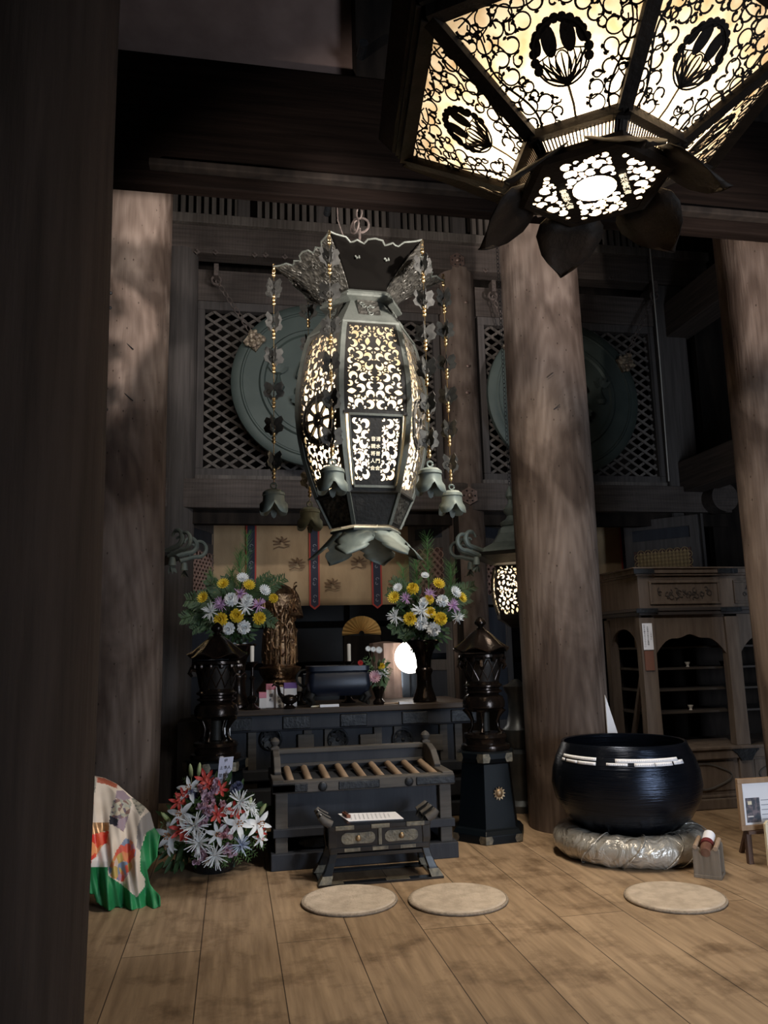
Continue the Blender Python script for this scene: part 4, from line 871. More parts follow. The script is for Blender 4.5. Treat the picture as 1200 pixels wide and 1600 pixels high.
# ================================================================== SMALL LANTERNS (one behind the thick pillar, one behind the other)
def small_lantern(C, s, label):
    C = V(C); t = thing('small_hanging_lantern', C, label, 'lantern', None)
    def hx(R, z, k, off=0): a = radians(20)+k*pi/3+off; return C+V((R*cos(a), R*sin(a), z))*s
    mb = MB(); pr = [(.36, .33), (.33, .36), (.20, .42), (.14, .50), (.12, .55), (.08, .57)]
    mb.loft([[hx(r, z, k) for k in range(6)] for r, z in pr]); mb.build('roof', curl_m, t, bevel=.004)
    mb = MB(); mb.loft([[hx(r, z, k) for k in range(6)] for r, z in ((.20, .24), (.35, .30), (.36, .33), (.30, .335))]); mb.build('eaves', darkbz_m, t)
    mb = MB(); mb.lathe([(r*s, z*s) for r, z in ((.09, .57), (.10, .60), (.05, .63), (.035, .66), (.06, .69), (.065, .72), (.03, .76), (.02, .80), (.04, .83), (.035, .87), (.005, .93))], C, 20); mb.build('finial', curl_m, t, True)
    for k in range(6):
        a = radians(20)+k*pi/3; d = V((cos(a), sin(a), 0)); 
        def Q(r, z): return C+(d*r+V((0, 0, z)))*s
        mb = MB()
        mb.tube([Q(.33, .34)+V((0, 0, 0))]+[Q(.42+x, .37+y) for x, y in arc(.02, .075, .075, -pi/2, pi*.95, 14, .55)], [.022*s]*8+[.018*s]*4+[.012*s]*4, 8)
        mb.tube([Q(.36, .30)]+[Q(.50+x, .36+y) for x, y in arc(.02, .06, .085, -pi/2-.3, pi*.95, 14, .45)], [.018*s]*8+[.015*s]*4+[.01*s]*4, 8)
        mb.tube([Q(.44, .34)]+[Q(.46+x, .42+y) for x, y in arc(0, 0, .035, -pi/2, pi*.9, 10, .5)], .010*s, 6)
        c = mb.build('curled_corner', curl_m, t, True)
        mb = MB(); b = Q(.40, .22); mb.lathe([(.004, .07*s), (.022*s, .065*s), (.028*s, .03*s), (.032*s, 0)], b, 12); mb.tube([b+V((0, 0, .065*s)), b+V((0, 0, .13*s))], .003, 5)
        for q in range(4): mb.petal(b, (cos(q*1.57)*.5, sin(q*1.57)*.5, -1), d, .07*s, .04*s, .3)
        mb.build('little_bell', curl_m, c, True)
    mb = MB(); pr = [(.155, -.20), (.19, -.10), (.205, .02), (.20, .12), (.175, .22)]
    def BRr(z): 
        for (r0, z0), (r1, z1) in zip(pr, pr[1:]):
            if z <= z1 or z1 == .22: return r0+(r1-r0)*(z-z0)/(z1-z0)
    for k in range(6):
        mb = MB(); vs = []
        for q in range(9): z = -.2+.42*q/8; vs += [hx(BRr(z)-.012, z, k), hx(BRr(z)-.012, z, k+1)]
        mb.add(vs, [(2*q, 2*q+1, 2*q+3, 2*q+2) for q in range(8)]); pn = mb.build('paper_pane', pane_m, t)
        rdk = random.Random(k); D = darts(lambda x, y, r: .004 < x-r and x+r < .196 and -.195 < y-r and y+r < .215, (0, .2, -.2, .22), [.019, .016, .013, .010, .008], rdk, 350, .0015)
        f = lambda x, y: hx(BRr(min(max(y, -.2), .22)), y, k).lerp(hx(BRr(min(max(y, -.2), .22)), y, k+1), x/.2)
        sheet([(0, -.2), (.2, -.2), (.2, .22), (0, .22)], [leafh(x, y, r*1.1, rdk.uniform(0, 6)) if rdk.random() < .4 else bean(x, y, r, rdk.uniform(0, 6)) for x, y, r in D], f, grid=.05).build('openwork_panel', darkbz_m, pn)
        mb = MB(); mb.tube([hx(BRr(-.2+.42*q/8)+.004, -.2+.42*q/8, k) for q in range(9)], .010*s, 6); mb.build('corner_rib', darkbz_m, t)
    mb = MB(); mb.loft([[hx(r, z, k) for k in range(6)] for r, z in ((.06, -.30), (.10, -.27), (.17, -.23), (.175, -.195), (.16, -.19))]); mb.build('base', darkbz_m, t)
    mb = MB(); chain(mb, C+V((0, 0, .93*s)), C+V((0, 0, 3.8)), .016, .003); mb.build('chain', iron_m, t, True)
    return t
SLZ = 1.95
small_lantern((2.66, 7.2, SLZ), 1.12, 'small lit bronze lantern with curled roof corners peeking past the thick pillar')
small_lantern((-.84, 7.2, SLZ), 1.08, 'small bronze lantern, only its curled roof corner showing past the left pillar')

# ================================================================== ALTAR TABLE
AY = 7.0; ZA = .955
AT = thing('altar_table', (1.0, AY, 0), 'long dark blue-grey altar table behind the offertory box with worn brown top', 'altar table')
mb = MB(); mb.bb(.02, 2.14, AY, AY+.95, ZA-.05, ZA); mb.build('tabletop', wood('worn_brown_top', (.035, .024, .018), (.07, .05, .036), .5, (.7, 12, 12), .2), AT, bevel=.006)
mb = MB(); mb.bb(-.12, 2.18, AY+.03, AY+.9, ZA-.19, ZA-.05); mb.build('apron', bluewood_m, AT, bevel=.02)
mb = MB(); mb.bb(-.05, 2.05, AY+.12, AY+.8, .42, ZA-.19); mb.build('body', bluewood_m, AT)
for x in (.14, .62, .80, 1.24, 1.42, 1.84, 1.98): MB().bb(x, x+.07, AY+.09, AY+.13, .44, ZA-.19).build('stile', greywood_m, AT, bevel=.004)
mb = MB(); mb.bb(-.10, 2.12, AY+.04, AY+.8, .36, .45); mb.bb(-.12, 2.14, AY-.02, AY+.8, .16, .30); mb.bb(-.16, 2.18, AY-.06, AY+.8, 0, .12); mb.build('rails', bluewood_m, AT, bevel=.012)
for px in (423, 527, 629):
    p = atY(px, 1155, AY+.11); m = MB(); m.torus(p+V((0, -.01, 0)), .085, .014, (0, 1, 0), 28, 8)
    for k in range(8): a = k*pi/4; m.petal(p+V((0, -.02, 0)), (cos(a), -.15, sin(a)), (0, -1, 0), .085, .055, .3)
    m.ball(p+V((0, -.02, 0)), .02, 8); m.build('round_medallion', iron_m, AT, True)
for px in (478, 575, 680):
    p = atY(px, 1160, AY+.09); MB().bb(p.x-.07, p.x+.07, AY+.08, AY+.12, p.z-.07, p.z+.07).build('worn_square_fitting', greywood_m, AT, bevel=.006)
for x in (.05, .55, 1.05, 1.6, 2.05):
    MB().bb(x-.12, x+.12, AY+.015, AY+.05, ZA-.175, ZA-.065).build('corner_fitting', iron_m, AT, bevel=.01)
for sx in (0, 1):
    m = MB(); bx = (.0, 1.95)[sx]; q = AY+.05
    m.bb(bx-.18, bx+.22, AY+.06, AY+.1, .16, .40)
    m.build('carved_foot_panel', black_m, AT)
    m = MB(); m.tube([(bx-.1+a, q, .28+b) for a, b in arc(.0, 0, .07, -1.5, 3.6, 16, .3)]+[], .010, 6); m.tube([(bx-.16, q, .20), (bx-.02, q, .20), (bx+.1, q, .23), (bx+.16, q, .30)], .010, 6); m.build('scroll_carving', greywood_m, AT, True)
struct(MB().bb(-.5, 2.7, 7.95, 8.9, 0, .8).build('floor_platform', black_m))

def vase(x, y, label):
    t = MB(); pr = [(.105, 0), (.11, .02), (.10, .05), (.085, .09), (.07, .14), (.066, .24), (.08, .27), (.08, .29), (.066, .31), (.07, .38), (.085, .44), (.12, .50), (.165, .55), (.16, .56), (.11, .52), (.06, .46), (.05, .42)]
    t.lathe(pr, (x, y, ZA), 32); o = t.build('flower_vase', stupa_m, smooth=True); tag(o, label, 'vase'); return o
LVX = atY(371, 1100, AY+.22).x; RVX = atY(664, 1098, AY+.22).x
vase(LVX, AY+.22, 'dark bronze flared vase on the altar holding the flowers beside the gold statue')
vase(RVX, AY+.22, 'dark bronze flared vase on the altar in front of the round white lamp')
vase_b = None
# censer
def censer():
    c = V((1.045, AY+.2, ZA)); t = thing('incense_burner', c, 'wide blue-black incense burner on dark legs in the middle of the altar', 'incense burner')
    p0 = atY(480, 1042, AY+.1); p1 = atY(578, 1092, AY+.1); hw = (p1.x-p0.x)/2; cx = (p0.x+p1.x)/2; t.location.x = cx
    m = MB(); z0 = ZA+.09; z1 = p0.z
    def rr(w, d, z, r=.05): return [(cx+sx*(w-r)+r*cos(a), c.y+sy*(d-r)+r*sin(a), z) for sx, sy, a0 in ((1, 1, 0), (-1, 1, pi/2), (-1, -1, pi), (1, -1, 3*pi/2)) for a in [a0+k*pi/8 for k in range(5)]]
    m.loft([rr(hw*.80, .15, z0), rr(hw*.95, .19, z0+.04), rr(hw, .20, z0+.1), rr(hw*.97, .19, z1-.07), rr(hw*.93, .18, z1-.05), rr(hw*.98, .20, z1-.04), rr(hw*.98, .20, z1), rr(hw*.88, .17, z1), rr(hw*.86, .16, z1-.03)])
    m.build('bowl', lacqb2_m, t, True)
    m = MB(); m.loft([rr(hw*.87, .165, z1-.028), rr(hw*.87, .165, z1-.02)]); m.build('ash', mat('ash', (.35, .33, .3), .95), t)
    for sx in (-1, 1):
        for sy in (-1, 1):
            m = MB(); q = V((cx+sx*hw*.82, c.y+sy*.12, 0)); m.tube([q+V((0, 0, ZA+.14)), q+V((sx*.03, sy*.02, ZA+.08)), q+V((sx*.0, 0, ZA+.03)), q+V((sx*.03, sy*.02, ZA+.034))], [.045, .035, .022, .03], 10); m.build('leg', darkbz_m, t, True)
    for sx in (-1, 1):
        m = MB(); m.tube([(cx+sx*(hw*.95+a), c.y, z1-.10+b) for a, b in arc(.03, 0, .07, -1.8, 1.8, 10)], .012, 8); m.build('handle', darkbz_m, t, True)
    return cx, z1
lacqb2_m = mat('blue_glazed_bronze', (.006, .010, .022), .4, .2, (.009, .014, .028), (1, 1, 1), 5, .05, 30)
CX, CZ = censer()
def candle_set(px, py0, py1, Y, label, base=True, zb=ZA):
    a = atY(px, py0, Y); b = atY(px, py1, Y); t = thing('candle', (a.x, Y, b.z), label, 'candle'); MB().lathe([(.017, 0), (.018, (a.z-b.z)*.95), (.014, a.z-b.z)], (a.x, Y, b.z), 14).build('wax_column', candle_m, t, True)
    MB().tube([(a.x, Y, a.z-.004), (a.x+.001, Y, a.z+.014)], .002, 5).build('wick', ink_m, t)
    if base:
        m = MB(); h = b.z-zb; m.lathe([(.07, 0), (.072, .01), (.04, .03), (.022, .05), (.04, .08), (.045, .10), (.02, .12), (.014, h*.6), (.026, h*.66), (.013, h*.7), (.013, h*.88), (.03, h*.93), (.05, h*.98), (.052, h), (.02, h)], (a.x, Y, zb), 20)
        tag(m.build('candlestick', stupa_m, smooth=True), label.replace('candle on', 'candlestick of').replace('white candle', 'dark turned candlestick')[:90], 'candlestick')
def cstick(px, Y, ztop, label):
    x = atY(px, 1080, Y).x; h = ztop-ZA; m = MB(); m.lathe([(.07, 0), (.072, .01), (.04, .03), (.022, .05), (.04, .08), (.045, .10), (.02, .12), (.014, h*.6), (.026, h*.66), (.013, h*.7), (.013, h*.88), (.03, h*.93), (.05, h*.98), (.052, h), (.02, h)], (x, Y, ZA), 20); tag(m.build('candlestick', stupa_m, smooth=True), label, 'candlestick')
candle_set(394, 1009, 1034, AY+.07, 'white candle on the tall dark candlestick beside the left flower vase', False)
cstick(394, AY+.07, atY(394, 1034, AY+.07).z, 'tall dark turned candlestick beside the pink and white paper boxes')
candle_set(468, 1058, 1080, AY+.45, 'short white candle standing left of the blue incense burner', False)
cstick(468, AY+.45, atY(468, 1080, AY+.45).z, 'low dark candlestick left of the blue incense burner')
candle_set(545, 1006, 1033, AY+.5, 'white candle rising behind the blue incense burner', False)
cstick(545, AY+.5, atY(545, 1033, AY+.5).z, 'dark candlestick behind the blue incense burner')
# crane-shaped ewer at the left end of the censer
m = MB(); q = atY(452, 1092, AY+.02); q.z = ZA
m.ball(q+V((0, 0, .075)), .055, 12, (1.3, 1, .8)); m.tube([q+V((-.05, 0, .09)), q+V((-.085, 0, .13)), q+V((-.095, 0, .19)), q+V((-.13, 0, .21)), q+V((-.15, 0, .19))], [.022, .016, .013, .012, .006], 8); m.tube([q+V((.05, 0, .1)), q+V((.1, 0, .13)), q+V((.09, 0, .06))], .01, 6)
m.lathe([(.05, 0), (.055, .01), (.03, .03), (.03, .05)], q, 14); tag(m.build('spouted_ewer', stupa_m, smooth=True), 'small black ewer with a curved spout in front of the paper boxes', 'ewer')
# boxes of paper charms
def altar_box(x0, y0, x1, y1, Y, m_, label, lid=None, marks=''):
    a = atY(x0, y0, Y); b = atY(x1, y1, Y); t = thing('paper_box', ((a.x+b.x)/2, Y+.05, ZA), label, 'box'); z1 = a.z
    MB().bb(a.x, b.x, Y, Y+.10, ZA, z1-(.02 if lid else 0)).build('box_body', m_, t, bevel=.003)
    if lid: MB().bb(a.x-.002, b.x+.002, Y-.002, Y+.102, z1-.05, z1).build('box_lid', lid, t, bevel=.003)
    if marks: text_mesh('writing', vtext(marks), .035, frame_M(((a.x+b.x)/2, Y-.003, ZA+(z1-ZA)*.42), (1, 0, 0), (0, 0, 1)), ink_m, t, 1.1)
pinkp_m = mat('pink_paper', (.60, .22, .28), .7); purp_m = mat('purple_cloth', (.16, .08, .25), .8); wpaper = mat('dim_white_paper', (.68, .64, .62), .8)
altar_box(405, 1082, 416, 1101, AY+.16, wpaper, 'small white box with a pink lid at the left end of the altar papers', pinkp_m)
altar_box(416, 1069, 431, 1101, AY+.18, wpaper, 'tall white paper packet with a red corner and black writing', pinkp_m, '御札')
altar_box(431, 1074, 443, 1101, AY+.14, wpaper, 'white paper packet with black writing under the gold pagoda', None, '家内安全')
altar_box(444, 1067, 464, 1101, AY+.24, wpaper, 'white box with a purple cloth top beside the incense burner', purp_m)
# gold pagoda
q = atY(436, 1072, AY+.47); pg = thing('gold_reliquary', (q.x, AY+.47, ZA), 'small gold pagoda-shaped reliquary behind the paper packets', 'reliquary')
m = MB(); m.lathe([(.07, 0), (.07, .06), (.05, .08), (.055, q.z-ZA-.05), (.06, q.z-ZA)], (q.x, AY+.47, ZA), 12); m.build('body', gold_m, pg)
m = MB(); 
for k, r in ((0, .085), (1, .07), (2, .055)): m.lathe([(r, q.z-ZA+k*.04), (r*.9, q.z-ZA+k*.04+.012), (.03, q.z-ZA+k*.04+.03), (.03, q.z-ZA+k*.04+.045)], (q.x, AY+.47, ZA), 8)
m.lathe([(.012, q.z-ZA+.12), (.02, q.z-ZA+.15), (.003, q.z-ZA+.20)], (q.x, AY+.47, ZA), 8); m.build('tiered_roof', gold_m, pg)
# open sutra book, gold plaques and white card lying on the altar edge
for (x0, x1, yy, m_, nm, lb) in ((500, 530, AY+.01, white_m, 'name_card', 'small bright white card lying on the altar edge in front of the incense burner'), (624, 645, AY+.01, white_m, 'name_card', 'small bright white card lying on the altar edge near the right vase'),
                             (486, 522, AY+.07, cream_m, 'paper_slip', 'long cream paper slip lying behind the white card'), (590, 640, AY+.09, tanwood_m, 'offering_tray', 'low pale wooden tray on the altar right of the incense burner')):
    a = atY(x0, 1103, yy).x; b = atY(x1, 1103, yy).x; tag(MB().bb(a, b, yy, yy+.05, ZA, ZA+(.012 if m_ is not white_m else .022)).build(nm, m_, bevel=.002), lb, nm.replace('_', ' '))
# gold standing figure
g = atY(437, 1040, 8.25); top = atY(437, 952, 8.25); H = top.z-g.z
GS = thing('gold_statue', (g.x, 8.25, .8), 'gilded standing statue with flowing robe on a tiered base behind the left vase', 'statue')
m = MB(); sc_ = H/1.0
m.lathe([(.02, 0), (.15, .0), (.17, .10), (.16, .30), (.13, .5), (.15, .62), (.17, .72), (.10, .80), (.05, .83)], (g.x, 8.25, g.z), 24, sx=1.1); m.ball((g.x, 8.23, g.z+H*.62+.28), .065, 14, (1, 1, 1.2)); m.ball((g.x, 8.23, g.z+H*.62+.38), .03, 8)
for sx in (-1, 1): m.tube([(g.x+sx*.15, 8.25, g.z+.70), (g.x+sx*.2, 8.21, g.z+.5), (g.x+sx*.08, 8.11, g.z+.52)], [.05, .045, .03], 8)
for k in range(7): a = -.9+k*.3; m.tube([(g.x+.14*sin(a), 8.25-.15*cos(a), g.z+.60), (g.x+.17*sin(a), 8.25-.17*cos(a), g.z+.3), (g.x+.18*sin(a), 8.25-.17*cos(a), g.z+.02)], .012, 5)
rds = random.Random(8)
for k in range(34):
    a = rds.uniform(-2.6, -.5); z0_ = rds.uniform(.05, .75); r0_ = .165; pts = []
    for q in range(9): pts.append((g.x+(r0_+.012*sin(q*1.3+k))*cos(a+q*.09*(1 if k % 2 else -1)), 8.25+(r0_+.012*sin(q*1.3+k))*sin(a+q*.09*(1 if k % 2 else -1)), g.z+z0_+q*.022-(.03*sin(q*.8))))
    m.tube(pts, rds.uniform(.006, .014), 5)
for sx in (-1, 1): m.tube([(g.x+sx*(.13+.07*sin(q*.7)), 8.2-.03*cos(q), g.z+.78-q*.075) for q in range(11)], .018, 6)
m.build('robed_body', gold_m, GS, True)
m = MB(); m.torus((g.x, 8.33, g.z+H*.62+.28), .15, .012, (0, 1, 0), 28, 6)
for k in range(16): a = 2*pi*k/16; m.bar((g.x+.13*cos(a), 8.33, g.z+H*.62+.28+.13*sin(a)), (g.x+.2*cos(a), 8.33, g.z+H*.62+.28+.2*sin(a)), .012, .01)
m.build('halo', gold_m, GS)
m = MB(); m.lathe([(.28, .8-g.z), (.28, .86-g.z), (.2, .9-g.z), (.2, 1.0-g.z), (.24, 1.05-g.z), (.16, -.14), (.2, -.08), (.22, -.02), (.16, 0)], (g.x, 8.25, g.z), 12); m.build('lotus_base', gold_m, GS, True)
# gold fan on a dark stand
fp = atY(565, 990, 8.58); fan = thing('gold_fan', (fp.x, 8.58, .8), 'open golden folding fan standing above the incense burner', 'fan')
m = MB(); n = 28; vs = []
for i in range(n+1):
    a = radians(-5)+radians(190)*i/n; dy = .012*(i % 2)
    vs += [V((fp.x+.03*cos(a), 8.58-dy, fp.z+.03*sin(a))), V((fp.x+.215*cos(a), 8.58-dy, fp.z+.19*sin(a)))]
m.add(vs, [(2*i, 2*i+1, 2*i+3, 2*i+2) for i in range(n)]); o = m.build('fan_leaf', mat('gold_paper', (.55, .33, .10), .5, .4), fan); md = o.modifiers.new('s', 'SOLIDIFY'); md.thickness = .004
MB().bb(fp.x-.2, fp.x+.2, 8.54, 8.64, .8, fp.z-.02).build('fan_stand', black_m, fan)
# brown draped stand and round lamp
rp = atY(632, 1027, 8.04); o = MB(); lampT = thing('round_lamp', (rp.x, 8.04, .8), 'glowing round white lamp behind the right flower vase', 'lamp')
o.ball((rp.x+.06, 8.04, rp.z), .165, 32, (1, .45, 1)); o.build('lamp_glass', lamp_m, lampT, True); MB().lathe([(.09, 0), (.09, .02), (.012, .03), (.012, rp.z-.8-.15)], (rp.x+.06, 8.04, .8), 14).build('lamp_stand', iron_m, lampT, True)
o = MB(); q = atY(604, 1080, 8.33); n = 40
o.loft([[(q.x+(r+.012*sin(j*pi*2*9/n))*cos(2*pi*j/n), 8.33+(r+.012*sin(j*pi*2*9/n))*sin(2*pi*j/n), z) for j in range(n)] for r, z in ((.17, .8), (.16, 1.0), (.15, 1.3), (.14, 1.42), (.16, 1.45), (.16, 1.5), (.02, 1.52))])
tag(o.build('draped_drum', mat('rose_brown_cloth', (.24, .16, .13), .7, .0, (.30, .21, .17), (1, 1, 1), 8), smooth=True), 'brown draped drum-shaped stand left of the round lamp', 'stand')
# black lacquer shrine behind everything
sh = thing('lacquer_shrine', (1.45, 8.8, .8), 'black lacquer shrine body behind the altar objects', 'shrine')
MB().bb(.75, 2.1, 8.7, 8.88, .8, 1.2).build('shrine_base', lacq_m, sh, bevel=.01)
MB().bb(.78, 2.07, 8.72, 8.87, 1.2, 1.28).build('shrine_step', lacq_m, sh, bevel=.01)

# ================================================================== OFFERTORY BOX
OB = thing('offertory_box', (.915, 5.95, 0), 'large blue-grey wooden offertory box with a grate of round tan bars', 'offertory box')
x0, x1, y0, y1, zt = .297, 1.534, 5.645, 6.3, .565
m = MB(); m.bb(x0+.05, x1-.05, y0+.05, y1-.05, .2, zt-.03); m.build('box_body', bluewood_m, OB)
for x in (x0, x1-.085):
    for y in (y0+.01, y1-.09): MB().bb(x, x+.085, y, y+.08, .08, zt-.02).build('corner_post', greywood_m, OB, bevel=.006)
m = MB()
for (z, h, e) in ((.205, .055, .015), (.0, .105, .03)):
    m.bb(x0-e, x1+e, y0-e, y0+.07, z, z+h); m.bb(x0-e, x0+.07, y0+.07, y1+e, z, z+h); m.bb(x1-.07, x1+e, y0+.07, y1+e, z, z+h); m.bb(x0+.07, x1-.07, y1-.07, y1+e, z, z+h)
m.build('rails', bluewood_m, OB, bevel=.005)
m = MB(); m.bb(x0-.02, x1+.02, y0-.02, y0+.075, zt-.075, zt+.0); m.bb(x0-.02, x0+.06, y0, y1, zt-.06, zt+.01); m.bb(x1-.06, x1+.02, y0, y1, zt-.06, zt+.01)
m.build('top_rail', greywood_m, OB, bevel=.006)
for (a, b) in ((x0-.025, x0+.22), (x0+.43, x0+.72), (x1-.26, x1+.025), (x0-.025, x0+.14)):
    MB().bb(a, b, y0-.026, y0+.0, zt-.07, zt-.012).build('edge_fitting', iron_m, OB, bevel=.008)
for u in (.26, .75):
    m = MB(); q = V((x0+(x1-x0)*u, y0-.024, zt-.04)); m.lathe([(.001, 0)], q); m = MB(); m.ball(q, .032, 12, (1, .35, 1)); m.build('round_boss', iron_m, OB, True)
m = MB()
for (a, b) in ((.16, .42), (.8, 1.08)): 
    c = V((x0+(a+b)/2, y0+.045, .155)); MB().ball(c, (b-a)/2, 20, (1, .1, .3)).build('oval_opening', iron_m, OB, True)

m = MB(); m.bb(x0+.02, x1-.02, y1-.06, y1, zt-.02, zt+.13); m.build('back_board', bluewood_m, OB)
m = MB(); m.bb(x0, x1, y1-.07, y1+.01, zt+.11, zt+.145); m.build('back_rail', greywood_m, OB, bevel=.006)
m = MB(); m.bar((x0+.06, y1-.08, zt+.03), (x1-.06, y1-.08, zt+.03), .02, .02); m.build('inner_ledge', greywood_m, OB)
for x in (x0+.03, x1-.03):
    m = MB(); m.box((x, y1-.04, zt+.07), (.06, .07, .18)); m.lathe([(.03, 0), (.02, .012), (.034, .03), (.036, .045), (.025, .062), (.004, .075)], (x, y1-.04, zt+.16), 16); m.build('finial_post', greywood_m, OB, True)
    m = MB(); P2 = [(0, 0), (.32, 0), (.34, .03), (.30, .06), (.22, .12), (.10, .15), (0, .15)]
    m.plate([(a, b) for a, b in P2], (x-.025, y1-.07, zt), (0, -1, 0), (0, 0, 1), .05 if False else -.05); m.build('side_bracket', greywood_m, OB, bevel=.008)
m = MB(); m.bb(x0+.05, x1-.05, y0+.07, y1-.07, zt-.2, zt-.15); m.build('chute_floor', black_m, OB)
for i in range(9):
    x = x0+.115+i*(x1-x0-.20)/8; m = MB(); m.tube([(x, y0+.06, zt-.03), (x, y1-.06, zt+.005)], .026, 14); m.build('grate_bar', tanwood_m, OB, True)

# ================================================================== SUTRA DESK
DK = thing('sutra_desk', (.95, 5.35, 0), 'low black lacquered desk with brass fittings and scrolled ends before the offertory box', 'desk')
dx0, dx1, dy0, dy1, dz = .635, 1.235, 5.20, 5.50, .352
m = MB(); m.bb(dx0-.03, dx1+.03, dy0-.01, dy1+.01, dz-.03, dz); m.build('desktop', lacq_m, DK, bevel=.005)
for s, x in ((-1, dx0-.02), (1, dx1+.02)):
    for k in range(5):
        y = dy0+.01+k*.068; m = MB(); m.lathe([(.001, 0)], (0, 0, 0)); m = MB()
        m.tube([(x-.01*s, y, dz+.005), (x+.035*s, y+.0, dz+.03), (x+.06*s, y+.005, dz+.055)], [.026, .026, .02], 10)
        if k < 3 or True: pass
        m.build('scrolled_end', tarn3_m if k % 2 else lacq_m, DK, True) if False else m.build('scrolled_end', greywood_m if k % 2 == 0 else lacq_m, DK, True)
m = MB(); m.bb(dx0+.0, dx1-.0, dy0+.01, dy1-.01, dz-.135, dz-.03); m.build('drawer_case', lacq_m, DK)
for cx_ in (dx0+.16, dx1-.16):
    m = MB(); pts = [(.108*(abs(cos(a))**.62)*(1 if cos(a) > 0 else -1), .036*(abs(sin(a))**.62)*(1 if sin(a) > 0 else -1)*(1-.1*cos(4*a))) for a in [2*pi*(k+.5)/32 for k in range(32)]]
    m.plate(pts, (cx_, dy0+.01, dz-.083), (1, 0, 0), (0, 0, 1), .006); fo = m.build('drawer_fitting', tarn_m, DK)
    m = MB(); m.ball((cx_, dy0-.002, dz-.083), .018, 10, (1, .7, 1.1)); m.build('fitting_boss', brass_m, fo, True)
m = MB(); m.bb(dx0+.29, dx0+.31, dy0+.0, dy0+.01, dz-.13, dz-.03); m.build('centre_strip', tarn_m, DK)
for u in (.12, .5, .88):
    a = dx0+(dx1-dx0)*u; MB().bb(a-.06, a+.06, dy0-.016, dy0-.009, dz-.028, dz-.002).build('edge_fitting', tarn_m, DK, bevel=.003)
m = MB(); m.bb(dx0-.02, dx1+.02, dy0+.0, dy1, dz-.165, dz-.135); m.bb(dx0+.0, dx1, dy0+.02, dy1-.02, dz-.20, dz-.175); m.build('stretcher', lacq_m, DK, bevel=.003)
for u in (.2, .5, .8):
    a = dx0+(dx1-dx0)*u; MB().bb(a-.05, a+.05, dy0-.004, dy0+.001, dz-.16, dz-.14).build('stretcher_fitting', tarn_m, DK)
for sx, x in ((-1, dx0), (1, dx1)):
    for sy, y in ((-1, dy0+.03), (1, dy1-.03)):
        m = MB(); pr = [(.35, 0, .028), (.25, .005, .026), (.18, -.002, .024), (.13, .012, .024), (.07, .035, .028), (.03, .055, .034), (.012, .06, .036)]
        m.loft([[(x+sx*o_+a*w, y+sy*o_*.4+b*w, z*dz/.352) for a, b in ((-1, -1), (1, -1), (1, 1), (-1, 1))] for z, o_, w in pr]); lg = m.build('leg', lacq_m, DK, bevel=.004)
        m = MB(); z = .065; m.loft([[(x+sx*o_+a*w, y+sy*o_*.4+b*w, z_) for a, b in ((-1, -1), (1, -1), (1, 1), (-1, 1))] for z_, o_, w in ((.015, .06, .039), (.06, .038, .032))]); m.build('leg_fitting', tarn_m, lg)
m = MB(); 
for y in (dy0-.005, dy1+.005): m.bb(dx0-.10, dx1+.10, y-.03, y+.03, 0, .014)
for x in (dx0-.06, dx1+.06): m.bb(x-.03, x+.03, dy0, dy1, 0, .014)
m.build('floor_runner', lacq_m, DK, bevel=.002)
m = MB(); m.bb(dx1-.27, dx1-.12, dy0-.036, dy0+.03, .0141, .017); m.bb(dx0-.08, dx0+.06, dy0-.036, dy0+.03, .0141, .017); m.build('runner_fitting', tarn_m, DK)
c = [atZ(528, 1272, dz), atZ(545, 1284, dz), atZ(631, 1280, dz), atZ(618, 1269, dz)]; up = V((0, 0, .0015)); sp = thing('sutra_sheet', (c[0]+c[2])/2, 'white printed sutra sheet lying on the low black desk', 'paper')
MB().add([p+up for p in c]+[p+up*2 for p in c], [(3, 2, 1, 0), (4, 5, 6, 7), (0, 1, 5, 4), (1, 2, 6, 5), (2, 3, 7, 6), (3, 0, 4, 7)]).build('paper', white_m, sp)
ex = (c[2]-c[1]).normalized(); ey = (c[0]-c[1]).normalized(); ey = (ey-ex*ey.dot(ex)).normalized()
cen_ = (c[0]+c[1]+c[2]+c[3])/4+V((0, 0, .0035)); L = (c[0]-c[1]).length
rows = ['仏説摩訶般若波羅蜜多心経', '観自在菩薩行深般若波羅蜜多時照見五', '蘊皆空度一切苦厄舎利子色不異空空', '不異色色即是空空即是色受想行識亦', '復如是舎利子是諸法空相不生不滅不', '垢不浄不増不減是故空中無色無受想', '行識無眼耳鼻舌身意無色声香味触法', '無眼界乃至無意識界無無明亦無無明', '尽乃至無老死亦無老死尽無苦集滅道', '無智亦無得以無所得故菩提薩埵依般']
for i, r_ in enumerate(rows):
    sx = .115-i*.028
    text_mesh('printed_column', vtext(r_), L*.72/18, frame_M(cen_+ex*sx, ex, ey), greyink_m, sp, 1.0, 0)
q = atZ(541, 1277, dz)+V((0, 0, .004)); cl = thing('clapper_block', q, 'small red-brown wooden block weighing down the sutra sheet', 'wooden block')
M = frame_M(q, (ey-ex*.25).normalized(), V((-ey.y, ey.x, 0))); m = MB(); m.plate([(-.055, -.014), (.055, -.014), (.055, .014), (-.055, .014)], (0, 0, 0), (1, 0, 0), (0, 1, 0), .022); m.v = [M @ p for p in m.v]; m.build('block', mat('red_brown_wood', (.20, .07, .04), .5), cl, bevel=.004)
m = MB(); m.tube([M @ V((-.045, 0, .026)), M @ V((0, .004, .031)), M @ V((.045, 0, .026))], .004, 6); m.build('cord_tie', mat('brown_cord', (.10, .05, .03), .8), cl)

